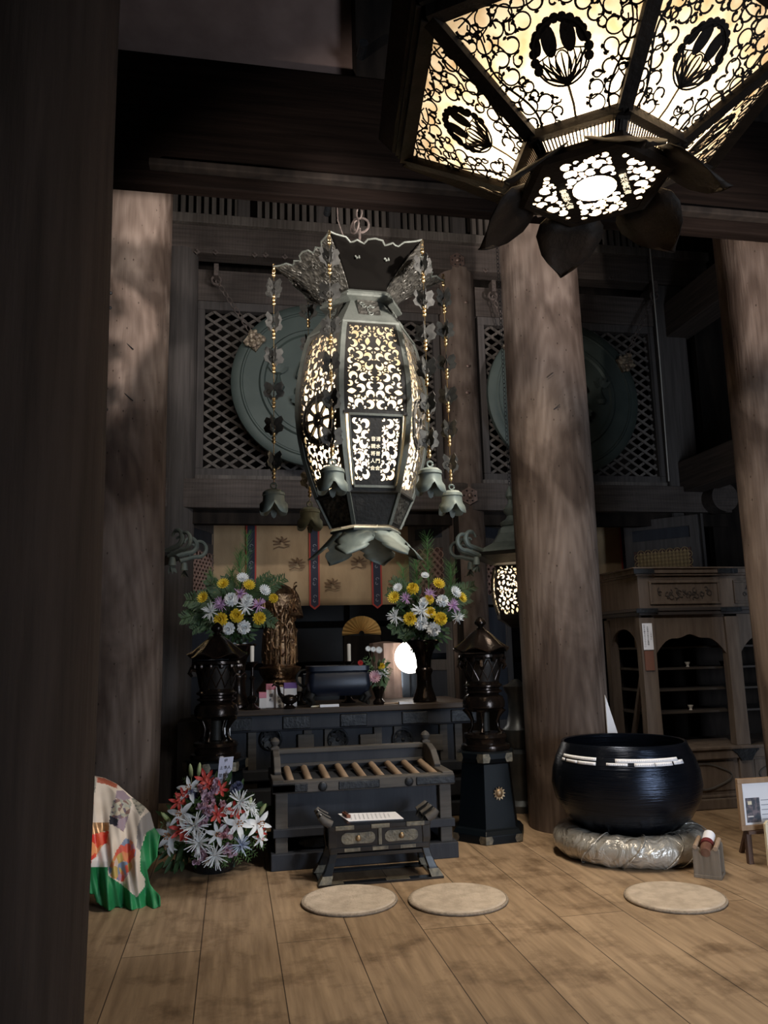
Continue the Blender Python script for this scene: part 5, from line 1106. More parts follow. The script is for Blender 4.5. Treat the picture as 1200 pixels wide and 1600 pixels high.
# ================================================================== ROUND CUSHIONS
def cushion(x, y, r, label):
    m = MB(); n = 72; rings = []
    pr = [(0.0002, .0215), (.004, .0215)]+[(r*k/16, .021+.0018*(k % 2)) for k in range(1, 16)]+[(r*.985, .019), (r, .012), (r*.99, .004), (r*.97, .001), (.002, .001)]
    m.lathe(pr, (x, y, 0), n); t = thing('round_cushion', (x, y, 0), label, 'cushion'); m.build('woven_mat', rush_m, t, 2)
    m = MB(); m.torus((x, y, .009), r+.002, .0085, (0, 0, 1), n, 6)
    m.build('bound_edge', mat('cushion_edge', (.34, .27, .20), .9, 0, (.2, .16, .12), (1, 1, 1), 60), t, 2)
cushion(.684, 4.865, .272, 'round woven rush cushion directly in front of the low desk')
cushion(1.298, 4.72, .280, 'round woven rush cushion between the desk and the lone cushion by the gong')
cushion(2.497, 4.42, .272, 'round woven rush cushion lying alone in front of the wrapped ring')

# ================================================================== BOWL GONG
gx, gy = 2.755, 5.42
GB = thing('bowl_gong', (gx, gy, .10), 'huge black bronze bowl gong with white tape labels around its neck', 'bowl gong')
z_r = .745; pr = [(.02, .13), (.20, .135), (.33, .17), (.43, .25), (.495, .36), (.515, .46), (.505, .56), (.475, .65), (.44, .72), (.432, z_r), (.425, z_r+.006), (.412, z_r), (.42, .70), (.45, .62), (.48, .5), (.46, .36), (.38, .25), (.2, .18), (.02, .175)]
m = MB(); m.lathe([(r, z) for r, z in pr], (gx, gy, .012), 96); m.build('bowl', mat('black_gong_bronze', (.012, .016, .026), .24, .8, (.018, .023, .036), (1, 1, 30), 3, .4, 4), GB, True)
def gong_r(z):
    q = pr[4:10]
    for (r0, z0), (r1, z1) in zip(q, q[1:]):
        if z0 <= z <= z1: return r0+(r1-r0)*(z-z0)/(z1-z0)
    return .44
def tape(a0, a1, z0, z1):
    m = MB(); n = max(3, int(abs(a1-a0)*20)); vs = []
    for i in range(n+1):
        a = a0+(a1-a0)*i/n
        for z in (z0, z1): r = gong_r(z-.012)+.003; vs.append((gx+r*cos(a), gy+r*sin(a), z))
    m.add(vs, [(2*i, 2*i+2, 2*i+3, 2*i+1) for i in range(n)]); o = m.build('tape_label', white_m, GB, 2); md = o.modifiers.new('s', 'SOLIDIFY'); md.thickness = .001
    return o
def gang(px, z):                                       # azimuth on the bowl seen at column px
    best = None
    for i in range(360):
        a = pi+i*pi/360*1.0; r = gong_r(z-.012); v = V((gx+r*cos(a), gy+r*sin(a), z))-CAM; x = 600+FPX*v.dot(_r)/v.dot(_f)
        if best is None or abs(x-px) < best[0]: best = (abs(x-px), a)
    return best[1]
for (p0_, p1_, z0, z1) in ((881, 932, .672, .692), (878.5, 883, .648, .666), (885, 902, .646, .664), (903, 931, .644, .664), (947, 981, .648, .664), (961, 1058, .667, .690), (991, 1023, .643, .666), (1024, 1050, .643, .666), (1052, 1067, .646, .672)):
    a0 = gang(p0_, (z0+z1)/2); a1 = gang(p1_, (z0+z1)/2); lab = tape(a0, a1, z0, z1)
    mk = MB(); rdk = random.Random(int(p0_)); a = a0+.02
    while a < a1-.02:
        z = (z0+z1)/2; r = gong_r(z-.012)+.0046; d = V((-sin(a), cos(a), 0)); p = V((gx+r*cos(a), gy+r*sin(a), z)); h = rdk.uniform(.002, .0042)
        mk.add([p-d*.004+V((0, 0, -h)), p+d*.004+V((0, 0, -h)), p+d*.004+V((0, 0, -h+.0014)), p-d*.004+V((0, 0, -h+.0014)), p-d*.0007+V((0, 0, -.005)), p+d*.0007+V((0, 0, -.005)), p+d*.0007+V((0, 0, .005)), p-d*.0007+V((0, 0, .005))], [(0, 1, 2, 3), (4, 5, 6, 7)]); a += rdk.uniform(.022, .035)
    if mk.v: mk.build('handwriting', greyink_m, lab)
plastic_m = bpy.data.materials.new('clear_wrapped_cloth'); plastic_m.use_nodes = True
nt = plastic_m.node_tree; b = nt.nodes['Principled BSDF']; b.inputs['Base Color'].default_value = (.46, .43, .38, 1); b.inputs['Roughness'].default_value = .35; b.inputs['Metallic'].default_value = .35; b.inputs['Coat Weight'].default_value = 1; b.inputs['Coat Roughness'].default_value = .08
tc = nt.nodes.new('ShaderNodeTexCoord'); n_ = nt.nodes.new('ShaderNodeTexNoise'); n_.inputs['Scale'].default_value = 9; n_.inputs['Detail'].default_value = 3; n_.inputs['Distortion'].default_value = 1.5
bp = nt.nodes.new('ShaderNodeBump'); bp.inputs['Strength'].default_value = .9; bp.inputs['Distance'].default_value = .03; nt.links.new(tc.outputs['Object'], n_.inputs[0]); nt.links.new(n_.outputs[0], bp.inputs['Height']); nt.links.new(bp.outputs[0], b.inputs['Normal']); nt.links.new(bp.outputs[0], b.inputs['Coat Normal'])
m = MB(); n, k_ = 140, 20; rings = []; rdk = random.Random(4)
for i in range(n):
    a = 2*pi*i/n; ring = []
    for j in range(k_):
        b_ = 2*pi*j/k_; w = 1+.035*sin(a*9+b_*2)+.03*sin(a*17-b_*3)+.02*sin(a*31+b_); r = .415+.115*w*cos(b_); z = .098+.098*w*sin(b_); ring.append((gx+r*cos(a), gy+r*sin(a), max(.001, z)))
    rings.append(ring)
rings.append(rings[0]); m.loft(rings, False)
WR = thing('wrapped_ring', (gx, gy, 0), 'thick padded ring wrapped in clear plastic under the black gong', 'ring cushion'); m.build('padded_ring', plastic_m, WR, 2)
m = MB()
for a in (-2.6, -2.0, -1.45, -1.2, -.6, -.1):
    m.tube([(gx+(.415+.125*cos(b_))*cos(a+.18*sin(b_)), gy+(.415+.125*cos(b_))*sin(a+.18*sin(b_)), max(.004, .098+.108*sin(b_))) for b_ in [2*pi*j/20 for j in range(21)]], .0035, 5)
m.build('plastic_twists', plastic_m, WR, 2)
restw_m = wood('rest_wood', (.16, .13, .10), (.24, .20, .16), .6)
# mallet on its rest
q = atZ(1117, 1374, 0); MRt = thing('mallet_rest', (q.x, q.y+.06, 0), 'small grey-brown wooden mallet rest with rolled cushions beside the wrapped ring', 'mallet rest'); ang = radians(-42)
Rm = Matrix.Translation((q.x, q.y+.06, 0)) @ Matrix.Rotation(ang, 4, 'Z') @ Matrix.Scale(.80, 4)
def loc(mb): mb.v = [Rm @ p for p in mb.v]; return mb
m = MB(); m.plate([(-.10, 0), (.10, 0), (.10, .19), (.085, .21), (.05, .20), (0, .135), (-.05, .20), (-.085, .21), (-.10, .19)], (0, -.06, .02), (1, 0, 0), (0, 0, 1), -.03); loc(m).build('front_board', restw_m, MRt, bevel=.003)
m = MB(); m.plate([(-.10, 0), (.10, 0), (.10, .21), (.085, .23), (.05, .22), (0, .155), (-.05, .22), (-.085, .23), (-.10, .21)], (0, .10, .02), (1, 0, 0), (0, 0, 1), -.03); loc(m).build('rear_board', restw_m, MRt, bevel=.003)
m = MB(); m.box((0, .035, .012), (.20, .21, .024)); loc(m).build('base_board', restw_m, MRt, bevel=.002)
for sx in (-1, 1): m = MB(); m.tube([(sx*.075, -.07, .225), (sx*.075, .13, .255)], .017, 12); loc(m).build('rolled_pad', tanwood_m, MRt, True)
MT = thing('gong_mallet', Rm @ V((0, 0, .16)), 'padded gong mallet with a white end lying on the wooden rest', 'mallet')
m = MB(); m.tube([(0, -.07, .19), (0, -.02, .205), (0, .06, .23)], [.036, .045, .045], 18); loc(m).build('leather_head', mat('brown_leather', (.12, .05, .035), .3, 0, (.24, .14, .10), (1, 1, 1), 10), MT, True)
m = MB(); m.tube([(0, .015, .222), (0, .055, .236)], .050, 18); loc(m).build('red_band', mat('dark_red', (.14, .02, .02), .5), MT, True)
m = MB(); m.tube([(0, .055, .235), (0, .10, .252), (0, .16, .275), (0, .17, .279)], [.046, .046, .045, .035], 18); loc(m).build('white_end', white_m, MT, True)

# framed photo on an easel and the cream notice board
q = atZ(1178, 1352, 0); FY = q.y; fc_ = atY(1150, 1217, FY)
FR = thing('framed_photo', (3.36, FY, fc_.z-.30), 'small wooden picture frame with a dark photograph at the right edge', 'picture')
fx0, fz1 = fc_.x, fc_.z; fw, fh = .42, .325; zc = fz1-fh
m = MB(); t_ = .032
for a, b, c_, d_ in ((fx0, fx0+fw, fz1-t_, fz1), (fx0, fx0+fw, zc, zc+t_), (fx0, fx0+t_, zc+t_, fz1-t_), (fx0+fw-t_, fx0+fw, zc+t_, fz1-t_)): m.bb(a, b, FY-.012, FY+.015, c_, d_)
m.build('frame', wood('frame_wood', (.28, .18, .11), (.36, .24, .15), .5), FR, bevel=.003)
MB().bb(fx0+t_, fx0+fw-t_, FY, FY+.01, zc+t_, fz1-t_).build('mount', white_m, FR)
ph = mat('dark_photo', (.05, .06, .08), .5, 0, (.20, .16, .18), (1, 1, 1), 30, 0, 1, lo=.45, hi=.62)
po = MB().bb(fx0+.052, fx0+.155, FY-.002, FY, zc+.046, zc+.20).build('photo_print', ph, FR)
MB().bb(fx0+.066, fx0+.095, FY-.004, FY-.002, zc+.158, zc+.180).build('photo_light_patch', cream_m, po); MB().bb(fx0+.058, fx0+.10, FY-.004, FY-.002, zc+.08, zc+.088).build('photo_light_band', wpaper, po)
for k in range(5): MB().bb(fx0+.165, fx0+.36, FY-.002, FY-.001, zc+.06+k*.03, zc+.064+k*.03).build('caption_line', greyink_m, FR)
m = MB(); ES = thing('display_easel', (q.x, FY+.03, 0), 'dark wooden easel holding the small picture frame', 'easel')
MB().bar((q.x, FY+.035, 0), (q.x, FY+.035, fz1-.06), .035, .03).build('front_leg', mat('dark_easel_wood', (.09, .05, .035), .6), ES, bevel=.002); MB().bar((q.x+.24, FY+.035, 0), (q.x+.24, FY+.035, fz1-.06), .035, .03).build('front_leg', MATS['dark_easel_wood'], ES, bevel=.002)
MB().bar((q.x-.03, FY+.0, zc-.012), (q.x+.28, FY+.0, zc-.012), .05, .02).build('ledge', MATS['dark_easel_wood'], ES); MB().bar((q.x+.12, FY+.3, 0), (q.x+.12, FY+.06, fz1-.06), .03, .02).build('rear_leg', MATS['dark_easel_wood'], ES)
a = atY(1192, 1282, FY-.1); b = atY(1192, 1368, FY-.1); NB = thing('notice_board', (a.x+.15, FY-.1, 0), 'cream notice board with black brush writing at the right edge of the floor', 'notice board')
m = MB(); zb_ = max(.0, b.z); m.plate([(0, .02), (.02, 0), (.30, 0), (.30, a.z), (.02, a.z), (0, a.z-.02)], (a.x, FY-.1, .0), (1, 0, 0), (0, 0, 1), .02); m.build('board', cream_m, NB)
for k in range(3): text_mesh('brush_writing', vtext('どうぞお打ち下さい'[:9-k]), .032, frame_M((a.x+.028+k*.06, FY-.123, a.z*.48), (1, 0, 0), (0, 0, 1)), ink_m, NB, 1.05)

# ================================================================== BRONZE STUPA LANTERNS ON STANDS
def hexstand(x, y, label, full=True):
    t = thing('lacquer_stand', (x, y, 0), label, 'stand'); rot = radians(8)
    def H(R, z): return [(x+R*cos(rot+pi/3*k), y+R*sin(rot+pi/3*k), z) for k in range(6)]
    MB().loft([H(.30, 0), H(.30, .06), H(.275, .09), H(.25, .10), H(.205, .56), H(.23, .57), H(.245, .60), H(.245, .64), H(.22, .65)]).build('hexagonal_body', lacqb_m, t, bevel=.004)
    for k in range(6):
        a = rot+pi/3*k; d = V((cos(a), sin(a), 0)); s = V((-sin(a), cos(a), 0)); c = V((x, y, 0))
        for (R, z0, z1) in ((.247, .575, .64), (.302, .005, .06)):
            m = MB()
            for sg in (-1, 1):
                e = (V((cos(a+sg*pi/3), sin(a+sg*pi/3), 0))-V((cos(a), sin(a), 0))).normalized(); p = c+d*R; m.add([p+V((0, 0, z0)), p+e*.05+V((0, 0, z0)), p+e*.062+V((0, 0, (z0+z1)/2)), p+e*.05+V((0, 0, z1)), p+V((0, 0, z1))], [(0, 1, 2, 3, 4)])
            m.build('corner_fitting', tarn_m, t)
    a = rot+pi/3*4+pi/6; d = V((cos(a), sin(a), 0)); p = V((x, y, .35))+d*.205; s = V((-sin(a), cos(a), 0)); m = MB()
    for k in range(12): b_ = k*pi/6; m.petal(p+d*.004, s*cos(b_)+V((0, 0, sin(b_))), d, .05, .02, .2)
    m.ball(p, .032, 12, (1, .6, 1)); m.build('round_gilt_fitting', brass_m, t, True); return t
def stupa(x, y, zb, label, s=1.0):
    t = thing('bronze_stupa_lantern', (x, y, zb), label, 'stupa lantern', None); c = (x, y, zb)
    L = lambda pr, n=40: MB().lathe([(r*s, z*s) for r, z in pr], c, n)
    L([(.235, 0), (.24, .02), (.235, .045), (.20, .055), (.20, .10), (.215, .12), (.205, .15), (.16, .16), (.05, .165)]).build('base_rings', stupa_m, t, True)
    for k in range(4):
        a = pi/4+k*pi/2+.3; m = MB(); m.tube([(x+(.13+o_)*s*cos(a), y+(.13+o_)*s*sin(a), zb+z*s) for z, o_ in ((.155, .03), (.20, .0), (.27, -.01), (.34, .02), (.39, .05))], [.03*s, .018*s, .018*s, .03*s, .045*s], 10); m.build('leg', stupa_m, t, True)
    L([(.02, .16), (.05, .17), (.05, .36), (.02, .37)], 20).build('core', darkbz_m, t, True)
    L([(.05, .35), (.15, .36), (.205, .40), (.21, .45), (.19, .50), (.155, .52), (.15, .53), (.185, .545), (.185, .56), (.16, .57), (.16, .585), (.19, .60), (.19, .615), (.165, .63), (.16, .65)]).build('bulging_bowl', stupa_m, t, True)
    L([(.155, .64), (.165, .70), (.19, .80), (.20, .88), (.19, .90), (.10, .91)]).build('lattice_drum', stupa_lat, t, True)
    m = MB()
    for k in range(12):
        for sg in (-1, 1):
            m.tube([(x+(.158+.045*q)*s*cos(k*pi/6+sg*q*.5), y+(.158+.045*q)*s*sin(k*pi/6+sg*q*.5), zb+(.66+.2*q)*s) for q in [i/6 for i in range(7)]], .006*s, 5)
    m.build('drum_lattice', stupa_m, t, True)
    m = MB(); m.lathe([(r*s, z*s) for r, z in ((.20, .87), (.225, .885), (.225, .91), (.19, .92))], c, 40)
    for k in range(14): a = 2*pi*k/14; m.ball((x+.225*s*cos(a), y+.225*s*sin(a), zb+.865*s), .02*s, 7, (1, 1, 1.4))
    m.build('beaded_rim', stupa_m, t, True)
    for k in range(6):
        a = k*pi/3+.2; m = MB(); d = V((cos(a), sin(a), 0)); b_ = V((x, y, zb)); m.tube([b_+d*.19*s+V((0, 0, .83*s)), b_+d*.245*s+V((0, 0, .84*s)), b_+d*.26*s+V((0, 0, .80*s)), b_+d*.235*s+V((0, 0, .77*s))], [.022*s, .024*s, .02*s, .012*s], 8); m.build('lug', stupa_m, t, True)
    n = 48; rings = []
    for r, z in ((.10, .93), (.27, .955), (.275, .965), (.24, .985), (.17, 1.05), (.11, 1.11), (.06, 1.15), (.03, 1.16)):
        rings.append([(x+r*s*(1+.05*cos(6*2*pi*j/n)*(r/.27))*cos(2*pi*j/n), y+r*s*(1+.05*cos(6*2*pi*j/n)*(r/.27))*sin(2*pi*j/n), zb+(z+.02*cos(6*2*pi*j/n)*(r/.27)**2)*s) for j in range(n)])
    MB().loft(rings).build('lid', stupa_m, t, True)
    L([(.03, 1.15), (.045, 1.165), (.025, 1.18), (.03, 1.19), (.058, 1.215), (.06, 1.235), (.04, 1.26), (.01, 1.285)], 24).build('finial', stupa_m, t, True)
    return t
stupa_lat = mat('dark_pierced_bronze', (.012, .01, .009), .5, .5)
hexstand(1.958, 6.15, 'tapered black lacquer stand with a round gilt fitting under the right bronze stupa lantern')
stupa(1.962, 6.15, .652, 'tall polished bronze stupa-shaped lantern standing left of the thick pillar', .80)
lx = atY(337, 1190, 6.38).x
hexstand(lx, 6.38, 'black lacquer stand hidden behind the white lilies on the floor')
stupa(lx, 6.38, .652, 'tall dark bronze stupa-shaped lantern behind the paper tag and floor flowers', .80)
pp = atY(812, 1195, 7.0)
t = MB(); t.lathe([(.16, 0), (.17, .06), (.13, .1), (.12, .35), (.15, .4), (.15, .5), (.10, .53), (.13, .6), (.14, .7), (.10, .74), (.075, .85), (.08, 1.0), (.11, 1.05), (.12, 1.08), (.07, 1.1), (.03, 1.14)], (pp.x, 7.0, 0), 28)
tag(t.build('bronze_pedestal', mat('grey_bronze', (.09, .10, .11), .4, .7, (.13, .14, .15), (1, 1, 1), 8), smooth=True), 'grey bottle-shaped bronze pedestal between the stupa lantern and thick pillar', 'pedestal')
m = MB(); q = atY(349, 1155, 6.75); m.bb(q.x-.035, q.x-.005, 6.75, 6.755, q.z-.1, q.z+.09); m.bb(q.x+.01, q.x+.05, 6.75, 6.755, q.z-.1, q.z+.04)
pc_ = thing('paper_notice', (q.x, 6.75, q.z-.1), 'white paper strip with black characters glimpsed between the legs of the left stupa lantern', 'paper'); MB().bb(q.x-.05, q.x+.055, 6.75, 6.756, q.z-.11, q.z+.09).build('paper', white_m, pc_); text_mesh('writing', '大\n西', .05, frame_M((q.x+.02, 6.747, q.z), (1, 0, 0), (0, 0, 1)), ink_m, pc_)
MB().bar((q.x, 6.76, 0), (q.x, 6.76, q.z+.05), .012, .012).build('stick', greywood_m, pc_)

# ================================================================== CABINET
KX, KY = 3.50, 6.5
CB = thing('carved_cabinet', (4.7, 6.9, 0), 'tall grey-brown shelved cabinet with arched openings and a carved frieze', 'cabinet')
kx1, kyb = 6.2, 7.25; b0 = 3.62
m = MB(); m.bb(KX+.06, kx1, KY, kyb, 0, .09); m.bb(KX+.09, kx1, KY+.02, kyb, .09, .12); m.build('plinth', cabwood_m, CB, bevel=.01)
m = MB(); m.bb(KX+.12, kx1, KY+.03, kyb, .12, .42); m.build('base_body', cabwood_m, CB)
m = MB(); m.bb(KX+.08, kx1, KY-.01, kyb, .42, .50); m.bb(KX+.06, kx1, KY-.03, kyb, .50, .53); m.build('sill', cabwood_m, CB, bevel=.008)
cw = [3.62, 4.42, 5.22, 6.02]
for i in range(3):
    a, b = cw[i]+.14, cw[i+1]-.06
    if i == 0: a = 3.75
    m = MB(); m.bb(a, b, KY+.02, KY+.035, .15, .40); pn = m.build('base_panel', cabwood_m, CB, bevel=.008)
    m = MB(); c_ = V(((a+b)/2, KY+.015, .275)); pts = [c_+V(((b-a)*.42*cos(q)*(1+.05*cos(4*q)), 0, .10*sin(q)*(1+.08*cos(4*q)))) for q in [2*pi*k/36 for k in range(37)]]; m.tube(pts, .009, 5); m.build('oval_moulding', greywood_m, pn)
for x in cw: MB().bb(x-.02, x+.10, KY+.0, KY+.03, .13, .42).build('base_stile', cabwood_m, CB, bevel=.004)
for x in cw:
    m = MB(); m.plate([(-.11, .03), (-.13, .0), (-.09, -.03), (-.05, -.09), (.05, -.09), (.09, -.03), (.13, 0), (.11, .03)], (x+.04, KY-.012, .49), (1, 0, 0), (0, 0, 1), .012); m.build('iron_corner_plate', iron_m, CB)
    m = MB(); m.plate([(-.13, .0), (-.10, .03), (.10, .03), (.13, 0), (.10, -.03), (-.10, -.03)], (x+.04, KY-.002, .07), (1, 0, 0), (0, 0, 1), .012); m.build('iron_base_plate', iron_m, CB)
# posts, slender and slightly leaning like the photo shows flared feet
def cpost(x, w, y=KY): 
    m = MB(); m.loft([[(x-w*f, y, z), (x+w*f, y, z), (x+w*f, y+.09, z), (x-w*f, y+.09, z)] for z, f in ((.53, 1.0), (.9, .92), (1.4, .95), (1.66, 1.0))]); return m.build('post', cabwood_m, CB, bevel=.005)
cpost(3.62, .075)
cpost(3.62, .05, kyb-.1)
for x in (4.46, 5.30, 6.1): cpost(x, .07)
def arched(x0, x1, y, dirx, z0=1.44, z1=1.68, name='arch_board'):
    w = x1-x0; c = (x0+x1)/2; pts = [(x0, z0-.12), (x0, z1), (x1, z1), (x1, z0-.12)]
    inner = []
    for k in range(25):
        u = 1-2*k/24; h = (1-abs(u)**3.2)*.17+.018*cos(u*pi*3)*(1-abs(u)); inner.append((c+u*w*.5, z0-.12+h+.0))
    P = pts+inner[1:-1]
    m = MB(); O = V((0, y, 0)); m.plate(P, O, (1, 0, 0), (0, 0, 1), .025 if False else -.025); return m.build(name, cabwood_m, CB)
arched(3.69, 4.40, KY+.03, 1); arched(4.53, 5.23, KY+.03, 1); arched(5.37, 6.05, KY+.03, 1)
m = MB(); P = [(0, 1.30), (0, 1.68), (.62, 1.68), (.62, 1.30)]+[(.31+.27*cos(a), 1.33+.24*sin(a)) for a in [pi*k/12 for k in range(13)]]
m.plate(P, (3.59, KY+.09, 0), (0, 1, 0), (0, 0, 1), .025); m.build('side_arch_board', cabwood_m, CB)
m = MB(); m.bb(3.545, kx1, KY-.01, kyb, 1.68, 1.715); m.bb(3.53, kx1, KY-.025, kyb, 1.715, 1.745); m.build('lower_rail', mat('dark_rail_wood', (.05, .042, .04), .6), CB, bevel=.005)
m = MB(); m.bb(3.56, kx1, KY, kyb, 1.745, 2.0); m.build('frieze_body', cabwood_m, CB)
for i, (a, b) in enumerate(((3.66, 4.36), (4.50, 5.20), (5.34, 6.04))):
    m = MB(); t_ = .022
    for A, B, Cc, D in ((a, b, 1.965, 1.985), (a, b, 1.775, 1.795), (a, a+t_, 1.795, 1.965), (b-t_, b, 1.795, 1.965)): m.bb(A, B, KY-.02, KY, Cc, D)
    pn = m.build('frieze_moulding', cabwood_m, CB, bevel=.004)
    m = MB(); rdk = random.Random(50+i)
    for cx_, w in ((a+.18, .10), ((a+b)/2, .06), (b-.17, .10)):
        for k in range(12):
            u = rdk.uniform(-w, w); z = 1.885+rdk.uniform(-.045, .04)-abs(u)*.2; m.tube([(cx_+u+p, KY-.004, z+q) for p, q in arc(0, 0, rdk.uniform(.012, .03), rdk.uniform(0, 6), rdk.uniform(0, 6)+3.5, 8, .6)], .005, 5)
    m.build('carved_relief', mat('worn_carving%d' % i, (.05, .04, .035), .8), pn, True)
m = MB()
for e, z0, z1 in ((0, 2.0, 2.03), (.03, 2.03, 2.05), (.05, 2.05, 2.09), (.07, 2.09, 2.105)): m.bb(3.56-e, kx1, KY-e, kyb+e, z0, z1)
m.build('cornice', cabwood_m, CB, bevel=.006)
for x in (3.60, 4.43, 5.27): MB().bb(x-.10, x+.10, KY-.06, KY-.045, 2.045, 2.095).build('cornice_fitting', iron_m, CB, bevel=.004); MB().bb(x-.09, x+.12, KY-.034, KY-.022, 1.70, 1.74).build('rail_fitting', iron_m, CB, bevel=.004)
for z in (.80, 1.0, 1.19, 1.38):
    MB().bb(3.66, kx1, KY+.22, kyb-.02, z, z+.018).build('shelf_board', mat('dark_shelf_wood', (.05, .04, .033), .7) if z == .80 else MATS['dark_shelf_wood'], CB)
MB().bb(3.6, kx1, kyb-.02, kyb, .5, 1.7).build('back_board', black_m, CB)
MB().bar((3.66, KY+.5, .53), (3.60, KY+.08, 1.25), .035, .05).build('diagonal_brace', cabwood_m, CB)
# things on the cabinet shelves
for i, (px, py, z) in enumerate(((1074, 1036, 1.208), (1083, 1150, .818), (1128, 1036, 1.208), (1190, 1042, 1.208))):
    x = atY(px, py, KY+.3).x; m = MB(); m.lathe([(.014, 0), (.016, .006), (.009, .012), (.02, .03), (.026, .045), (.02, .046)], (x, KY+.3, z+.001), 14)
    tag(m.build('offering_cup', [candle_m, candle_m, stupa_m, candle_m][i], smooth=True), ['tiny pale footed cup on the upper cabinet shelf under the arch crown', 'tiny pale footed cup on the lowest cabinet shelf', 'tiny dark footed cup on the upper cabinet shelf right of the pale one', 'tiny pale footed cup in the second cabinet bay'][i], 'cup')
for i, (a, b, z, h) in enumerate(((3.72, 3.80, 1.208, .15), (3.73, 3.79, 1.018, .13), (3.70, 3.78, 1.398, .12))):
    tag(MB().bb(a, b, KY+.25, KY+.4, z, z+h).build('wooden_tablet', wood('tablet_wood%d' % i, (.13, .08, .04), (.2, .13, .07), .6)), ['brown wooden tablet on the middle cabinet shelf beside the labelled post', 'short brown wooden tablet on the second cabinet shelf', 'dark brown wooden tablet on the top cabinet shelf'][i], 'tablet')
# label with writing on the post
a = atY(1003, 974, KY-.012); b = atY(1023, 1015, KY-.012); CL = thing('paper_label', ((a.x+b.x)/2, KY-.012, b.z), 'white paper label with columns of writing pasted on the cabinet post', 'label')
w = b.x-a.x-.0; h = a.z-b.z; MB().bb(a.x, a.x+.095, KY-.012, KY-.009, b.z, a.z).build('paper', white_m, CL)
for k, s_ in enumerate(('この中に', '大黒様の前のお賽銭', 'お手を触れないで下さい')): text_mesh('writing', vtext(s_), .0185, frame_M((a.x+.078-k*.03, KY-.0135, (a.z+b.z)/2+.005), (1, 0, 0), (0, 0, 1)), ink_m, CL, 1.0, 0)
a2 = atY(1007, 1017, KY-.01); tag(MB().bb(a2.x, a2.x+.085, KY-.012, KY-.0, a2.z-.17, a2.z).build('red_brown_plaque', mat('plaque_red', (.16, .065, .04), .7)), 'plain red-brown plaque below the white label on the cabinet post', 'plaque')
q = atY(957, 1120, 6.0); wpa = MB(); wpa.add([(q.x-.04, 6.02, q.z+.17), (q.x-.05, 6.0, q.z-.13), (q.x+.045, 6.02, q.z-.13), (q.x-.035, 6.04, q.z+.17), (q.x-.04, 6.03, q.z+.17), (q.x-.05, 6.01, q.z-.13), (q.x+.045, 6.03, q.z-.13), (q.x-.035, 6.05, q.z+.17)], [(0, 1, 2, 3), (7, 6, 5, 4), (0, 4, 5, 1), (1, 5, 6, 2), (2, 6, 7, 3)])
tag(wpa.build('paper_sheet', white_m), 'sliver of white paper hanging behind the thick pillar above the gong', 'paper')

# ================================================================== FLOWERS
def F_pom(p, d, r, col, par, name='pompom_chrysanthemum'):
    m = MB(); m.ball(p, r*.55, 8); d = V(d).normalized(); o1 = d.orthogonal().normalized(); o2 = d.cross(o1); rdk = random.Random(int(p.x*9999))
    for ring, (el, n) in enumerate(((.15, 5), (.5, 9), (.9, 12), (1.3, 14), (1.7, 13), (2.1, 9))):
        for k in range(n):
            a = 2*pi*(k+.5*(ring % 2))/n+rdk.uniform(-.1, .1); q = d*cos(el)+(o1*cos(a)+o2*sin(a))*sin(el); m.petal(p+q*r*.4, q, d+q*.1, r*.75, r*.42, .9, 2, .5, .35)
    return m.build(name, PET[col], par, 2)
def F_flat(p, d, r, col, par, name='daisy_chrysanthemum'):
    m = MB(); d = V(d).normalized(); o1 = d.orthogonal().normalized(); o2 = d.cross(o1)
    for ring, (el, n, L) in enumerate(((.6, 9, .6), (1.0, 13, .85), (1.35, 16, 1.05))):
        for k in range(n):
            a = 2*pi*(k+.5*(ring % 2))/n; q = d*cos(el)+(o1*cos(a)+o2*sin(a))*sin(el); m.petal(p+q*r*.1, q, d, r*L, r*.32, .35, 3, .5, .3)
    return m.build(name, PET[col], par, 2)
def F_spider(p, d, r, col, par, name='spider_chrysanthemum'):
    m = MB(); d = V(d).normalized(); o1 = d.orthogonal().normalized(); o2 = d.cross(o1); rdk = random.Random(int(p.x*7777)+int(p.z*999))
    for k in range(54):
        a = rdk.uniform(0, 6.3); el = rdk.uniform(.15, 1.75); q = d*cos(el)+(o1*cos(a)+o2*sin(a))*sin(el); m.petal(p, q, d, r*rdk.uniform(.75, 1.2)*(.6+.4*min(1, el)), r*.085, rdk.uniform(-.7, .5), 4, .6, .5)
    m.ball(p+d*r*.05, r*.16, 7); return m.build(name, PET[col], par, 2)
def F_lily(p, d, r, col, par, name='lily', back=-1.2, w=.42, n=6):
    m = MB(); d = V(d).normalized(); o1 = d.orthogonal().normalized(); o2 = d.cross(o1)
    for k in range(n):
        a = 2*pi*k/n; el = .95; q = d*cos(el)+(o1*cos(a)+o2*sin(a))*sin(el); m.petal(p-d*r*.25, q, d, r*1.25, r*w*(1 if k % 2 else .8), back, 6, .06, .35)
    o = m.build(name, PET[col], par, 2); m = MB()
    for k in range(6):
        a = 2*pi*k/6+.3; q = (d+(o1*cos(a)+o2*sin(a))*.35).normalized(); m.tube([p-d*r*.2, p+q*r*.55], r*.018, 4); m.ball(p+q*r*.57, r*.06, 5)
    m.build('stamens', MATS['stamen'] if 'stamen' in MATS else mat('stamen', (.35, .14, .04), .7), o, 2); return o
def F_gloriosa(p, d, r, col, par, name='flame_lily'):
    m = MB(); d = V(d).normalized(); o1 = d.orthogonal().normalized(); o2 = d.cross(o1)
    for k in range(6):
        a = 2*pi*k/6; q = (o1*cos(a)+o2*sin(a)); m.petal(p+q*r*.1, (q*.8-d*.3), d, r*1.3, r*.42, 1.9, 6, .1, .5)
    m.ball(p, r*.22, 6); return m.build(name, PET[col], par, 2)
